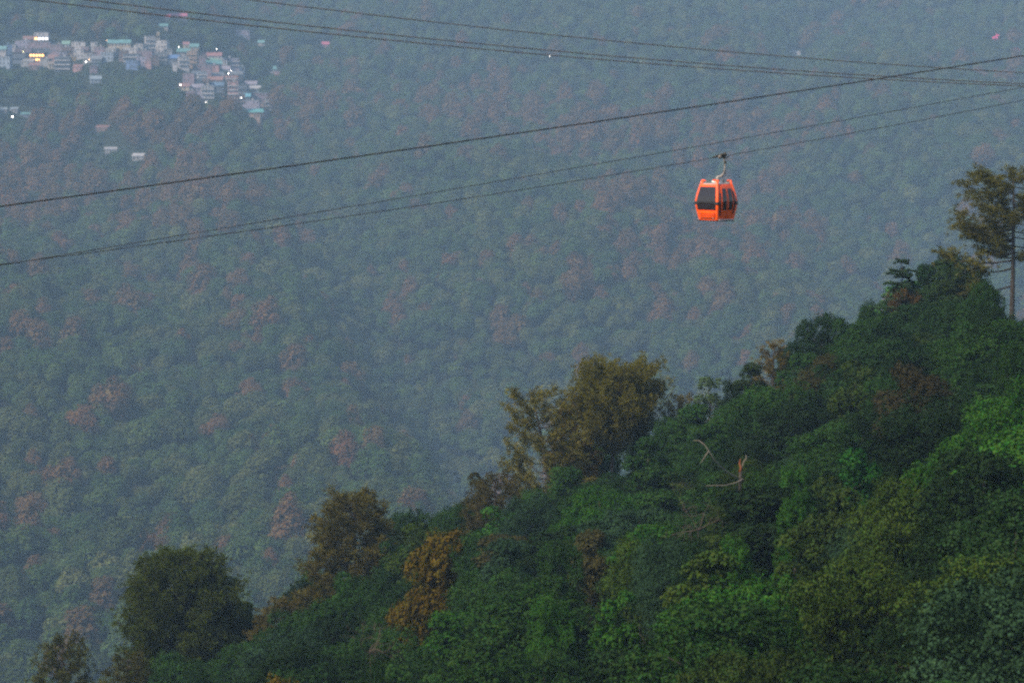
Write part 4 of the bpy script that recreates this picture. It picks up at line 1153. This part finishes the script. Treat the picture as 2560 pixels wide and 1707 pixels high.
# labels of the near trees
items = []
for t in near_trees[SPECIAL_N:]:
    o = t['o']
    u, v = project(t['X'], t['Y'], o.location.z + o.scale[2] * 9.0)
    items.append((o, u, v, t['col']))
LM2 = LANDMARKS + [(1870, 1560, 'the large olive tree'), (2230, 1200, 'the large yellowish tree'), (1130, 1500, 'the low bright tree'), (2490, 960, 'the tall bright tree')]
write_labels(items, LM2, '%s leafy tree', 'broadleaf trees covering the near slope')

# pink-flowering trees high at the right
for (u, v, wp, label) in ((2488, 98, 17, 'pink blossoming tree high in the haze, the larger of two'), (2540, 128, 10, 'small pink blossoming tree above the dark cable')):
    P = hit(u, v, 13.0, 700)
    r = np.random.default_rng(u)
    w = px2m(wp * 1.15, P[1])
    V = np.concatenate([leaves(r, np.array([r.uniform(-.5, .5) * w, r.uniform(-.3, .3) * w, r.uniform(-.35, .45) * w]) + r.normal(size=(55, 3)) * w * .11, rand_dirs(r, 55, .5), .8, .6, .4) for k in range(7)])
    q = P
    gz = float(ground(q[0], q[1]))
    root = empty('blossom_tree', (q[0], q[1], gz)); tag(root, label, 'tree')
    MB().tube([(0, 0, -.5), (0, 0, q[2] - gz)], [.2, .1], 6).build('trunk', M['bark'], root)
    link('crown', quads_mesh('blossom_crown', V, np.zeros(len(V)), [M['pink_blossom']]), root, (0, 0, q[2] - gz))

# ------------------------------------------------------------------ cables
def plan_point(u, X0, Y0):
    """Where the vertical plane of a cable (running at 45 degrees in plan) meets the view column u."""
    k = (u - CX) / F
    s = (k * Y0 - X0) / (1 - k)
    return X0 + s, Y0 + s
def cable(pix, X0, Y0, rad, mat, label, twist=False):
    us, vs = [p_[0] for p_ in pix], [p_[1] for p_ in pix]
    S, Zs = [], []
    for u, v in pix:
        x, y = plan_point(u, X0, Y0); d = ray(u, v); S.append(x - X0); Zs.append(d[2] * y)
    co = np.polyfit(S, Zs, 2)               # a shallow hanging curve
    s0, s1 = min(S) - 55, max(S) + 120
    ss = np.linspace(s0, s1, 260)
    P = [(X0 + s, Y0 + s, float(np.polyval(co, s))) for s in ss]
    mb = MB(); mb.tube(P, rad, 8)
    o = mb.build('ropeway_cable', M[mat], None, True)
    tag(o, label, 'cable', 'steel ropes crossing the valley')
    return lambda u: (lambda x, y: Vector((x, y, float(np.polyval(co, x - X0)))))(*plan_point(u, X0, Y0))
GY = 236.0
gX = (1806 - CX) / F * GY
cabF = cable([(0,664.5),(300,619.7),(700,562),(1300,474),(1516,440),(1780,399.5),(2410,279),(2560,249)], gX, GY, .021, 'cable_dark', 'thin cable that carries the orange cabin, lower of the close pair')
cable([(0,663.5),(300,612.6),(700,546.7),(1300,444.6),(1400,426.4),(1800,355.6),(2260,273),(2560,217.5)], gX - 2.2, GY + 6, .021, 'cable_dark', 'thin cable just above the one that carries the cabin')
cable([(0,515.7),(270,480),(700,418),(1900,243),(2260,187),(2560,139)], 8.0, 176.0, .030, 'cable_dark', 'thick dark cable rising across the whole view, middle of all')
cable([(60,0),(413,38),(597,60),(860,88),(1200,122),(1500,150),(1900,181),(2260,204),(2560,214)], 6.0, 170.0, .021, 'cable_brown', 'brown cable descending to the right, lowest of the upper three')
cable([(205,0),(735,60),(860,73.4),(1200,110),(1500,137.5),(1900,173),(2260,195),(2560,209)], 7.5, 176.0, .021, 'cable_brown', 'brown cable descending to the right, middle of the upper three')
cable([(608,0),(900,32),(1200,68),(1500,99.7),(1900,138),(2260,164.5),(2560,182)], 9.0, 182.0, .021, 'cable_brown', 'brown cable descending to the right, topmost of all')

# ------------------------------------------------------------------ the cabin
grip = cabF(1806)
SC = .0245 / 6.533 * (GY / 236.0)
cab = empty('gondola_cabin', (grip.x - .37, grip.y - .37 * 0, grip.z - (985 - 240) * SC), R(45))
tag(cab, 'orange gondola cabin with dark windows hanging from a thin cable', 'gondola')
# local axes: -X face looks to the left of the camera (end), -Y face looks to the right (door side) after the 45 degree turn
ZP = [(-1.10, .735), (-1.02, .755), (-.7, .82), (-.35, .882), (-.05, .915), (.05, .915), (.35, .872), (.7, .795), (1.0, .72), (1.09, .69), (1.33, .65)]
def hs(z): return float(np.interp(z, [p_[0] for p_ in ZP], [p_[1] for p_ in ZP]))
def fpt(face, a, z, off):
    h = hs(z)
    t = a * h
    n = h + off
    return {'end': (-n, -t, z), 'door': (t, -n, z), 'far_end': (n, t, z), 'far_side': (-t, n, z)}[face]
def panel(face, a0, a1, z0, z1, off, thick, mb=None, aw=None):
    """A panel lying on a cabin face; a runs from -1 to 1 across the face, left to right as seen from outside."""
    mb = mb or MB()
    zs = sorted(set([z0, z1] + [p_[0] for p_ in ZP if z0 < p_[0] < z1]))
    A = []
    for z in zs:
        for a in (a0, a1):
            for o in (off, off + thick): A.append(fpt(face, a, z, o))
    Fc = []
    n = len(zs)
    for i in range(n - 1):
        b, c = i * 4, (i + 1) * 4
        Fc += [(b+1, b+3, c+3, c+1), (b, c, c+2, b+2), (b, b+1, c+1, c), (b+2, c+2, c+3, b+3)]
    Fc += [(0, 2, 3, 1), ((n-1)*4, (n-1)*4+1, (n-1)*4+3, (n-1)*4+2)]
    mb.poly(A, Fc)
    return mb
# in 'end', a=-1 is the far left corner as the camera sees it? -> t=a*h on -Y: a=+1 lies at -Y (the near corner)
# shell
mb = MB()
zs = [p_[0] for p_ in ZP if p_[0] <= 1.09]
c4 = []
ch = .10
for z in zs:
    h = hs(z)
    for (sx, sy) in ((-1, -1), (1, -1), (1, 1), (-1, 1)):
        e = h - ch
        c4 += ([(sx*h, sy*e, z), (sx*e, sy*h, z)] if (sx * sy) > 0 else [(sx*e, sy*h, z), (sx*h, sy*e, z)])
Fc = []
for i in range(len(zs) - 1):
    for k in range(8):
        k2 = (k + 1) % 8
        Fc.append((i*8+k, i*8+k2, (i+1)*8+k2, (i+1)*8+k))
Fc.append(tuple(range(8))[::-1]); Fc.append(tuple((len(zs)-1)*8 + k for k in range(8)))
mb.poly(c4, Fc); body = mb.build('body', M['orange'], cab)
# corner posts with their horns above the roof
for (sx, sy) in ((-1, -1), (1, -1), (1, 1), (-1, 1)):
    mb = MB()
    pts_ = []
    for z, h in ZP:
        pts_.append((sx * (h - .055), sy * (h - .055), z))
    h = hs(1.33)
    mb.tube(pts_, [.095] * (len(pts_) - 1) + [.085], 8)
    q = (sx * (h - .055), sy * (h - .055), 1.31)
    mb.tube([q, (q[0] - sx * .26, q[1], 1.30)], [.06, .035], 6); mb.tube([q, (q[0], q[1] - sy * .26, 1.30)], [.06, .035], 6)
    mb.build('corner_post', M['orange'], cab, True)
# roof tray and fittings
mb = MB(); mb.box(0, 0, 1.115, 1.30, 1.30, .04); ro = mb.build('roof', M['roof_grey'], cab)
MB().box(-.10, -.12, 1.22, .55, .34, .16).build('roof_box', M['white'], ro)
MB().box(.52, -.2, 1.17, .07, .9, .08).build('roof_rail', M['steel'], ro)
MB().box(-.52, .1, 1.17, .07, .9, .08).build('roof_rail', M['steel'], ro)
for f in ('end', 'far_end'):
    w = panel(f, -.85, .85, -.46, -.02, .012, .03).build('window', M['cabin_glass'], cab); w['label'] = 'darker lower end pane'
    w = panel(f, -.85, .85, .03, .94, .012, .03).build('window', M['cabin_glass'], cab)
    panel(f, -.80, .80, .75, .775, .042, .02).build('window_bar', M['black'], w)
    panel(f, -.74, .74, -.03, .03, .02, .045).build('belt_rail', M['black'], cab)
    panel(f, -.9, .9, .95, 1.06, .012, .045).build('top_frame', M['orange'], cab)
    for z in (-.66, -.78, -.90):
        panel(f, -.78, .80, z - .03, z + .03, .012, .085).build('rib', M['orange'], cab)
for (sx, sy) in ((-1, -1), (1, -1), (1, 1), (-1, 1)):
    mb = MB(); h = hs(0)
    mb.box(sx * (h - .10), sy * (h - .10), -.06, .30, .30, .20, None)
    b = mb.build('bumper', M['black'], cab)
    bv = b.modifiers.new('round', 'BEVEL'); bv.width = .05; bv.segments = 2
# only the end face shows its bumper rounded out
for f in ('door', 'far_side'):
    for a0, a1 in ((-.60, -.035), (.035, .56)):
        dr = panel(f, a0, a1, -.98, 1.0, .012, .03).build('door', M['orange'], cab)
        c = (a0 + a1) / 2
        panel(f, c - .20, c + .20, -.48, .84, .043, .012).build('window', M['cabin_glass'], dr)
    panel(f, -.03, .03, -.98, 1.0, .010, .02).build('door_seam', M['seam'], cab)
    panel(f, -.80, -.67, -.82, .58, .014, .02).build('side_window', M['cabin_glass'], cab)
    panel(f, .66, .80, -.72, .70, .014, .02).build('side_window', M['cabin_glass'], cab)
    panel(f, -.9, .92, -1.10, -1.06, .03, .09).build('door_sill', M['white'], cab)
    panel(f, -.9, .92, -1.10, -1.10 + .001, .0, .0) 
    MB().box(0, (-1 if f == 'door' else 1) * .80, -1.14, 1.36, .20, .06).build('step', M['black'], cab)
panel('end', .52, .64, -1.02, -.90, .02, .004).build('sticker', M['white'], cab)
MB().box(0, 0, -1.13, 1.2, 1.2, .05).build('floor_frame', M['black'], cab)

# hanger: a thing of the cabin; built in view-plane coordinates along the cabin's diagonal
hang = empty('hanger', (0, 0, 0)); hang.parent = cab; hang.rotation_euler = (0, 0, -R(45))
def hp(x, y_px, dy=0.0): return ((x - 845) * SC, dy, (985 - y_px) * SC)
MB().tube([hp(862, 655), hp(862, 575)], [.12, .10], 10).build('mount', M['steel'], hang, True)
MB().tube([hp(852, 590), hp(875, 572), hp(905, 572), hp(940, 552), hp(962, 520), hp(975, 480), hp(982, 430), hp(985, 370), hp(972, 300), hp(965, 262)], [.075, .075, .072, .07, .066, .062, .06, .06, .06, .06], 8).build('hanger_arm', M['steel'], hang, True)
MB().tube([hp(948, 555, .08), hp(952, 655, .08)], .045, 6).build('strut', M['steel'], hang, True)
MB().tube([hp(992, 350, .07), hp(990, 560, .07)], .018, 5).build('guide_rod', M['dark_steel'], hang, True)
mb = MB(); mb.box(*hp(990, 335), .16, .2, .17); mb.build('damper', M['dark_steel'], hang)
gr = MB(); gr.tube([hp(870, 262), hp(905, 235), hp(945, 222), hp(975, 215)], [.05, .11, .12, .10], 8)
gr.box(*hp(948, 250), .36, .22, .14)
gr.build('grip', M['dark_steel'], hang, True)
for (x, y_) in ((895, 255), (935, 215), (985, 200)):
    m = MB(); c = hp(x, y_)
    m.tube([(c[0], -.16, c[2]), (c[0], .12, c[2])], .10, 12); m.build('sheave', M['steel'] if x < 900 else M['dark_steel'], hang, True)
MB().tube([hp(975, 215), hp(988, 172)], [.09, .07], 8).build('lever', M['dark_steel'], hang, True)
MB().tube([hp(960, 252), hp(1010, 268), hp(1045, 245)], [.05, .045, .05], 6).build('guide_roller', M['steel'], hang, True)
MB().tube([hp(780, 258), hp(830, 243), hp(880, 222)], [.028, .05, .06], 6).build('cable_guide', M['dark_steel'], hang, True)
# ------------------------------------------------------------------ haze
hz, nt, out = new_mat('valley_haze')
pv = nt.nodes.new('ShaderNodeVolumePrincipled')
pv.inputs['Color'].default_value = (*HAZE_COLOR, 1)
pv.inputs['Density'].default_value = HAZE_DENSITY
pv.inputs['Anisotropy'].default_value = 0.0
nt.links.new(pv.outputs[0], out.inputs['Volume'])
hz.cycles.volume_sampling = 'DISTANCE'
z0, z1 = ZMIN - 1.0, ZMAX + 22.0
hb = MB(); hb.box(0, 2120, (z0 + z1) / 2, 1640, 4400, z1 - z0)
tag(hb.build('haze', hz), kind='stuff')
print('near trees', len(near_trees), 'far', len(far), 'ind', len(ind_g), len(ind_r), 'Z', ZMIN, ZMAX)
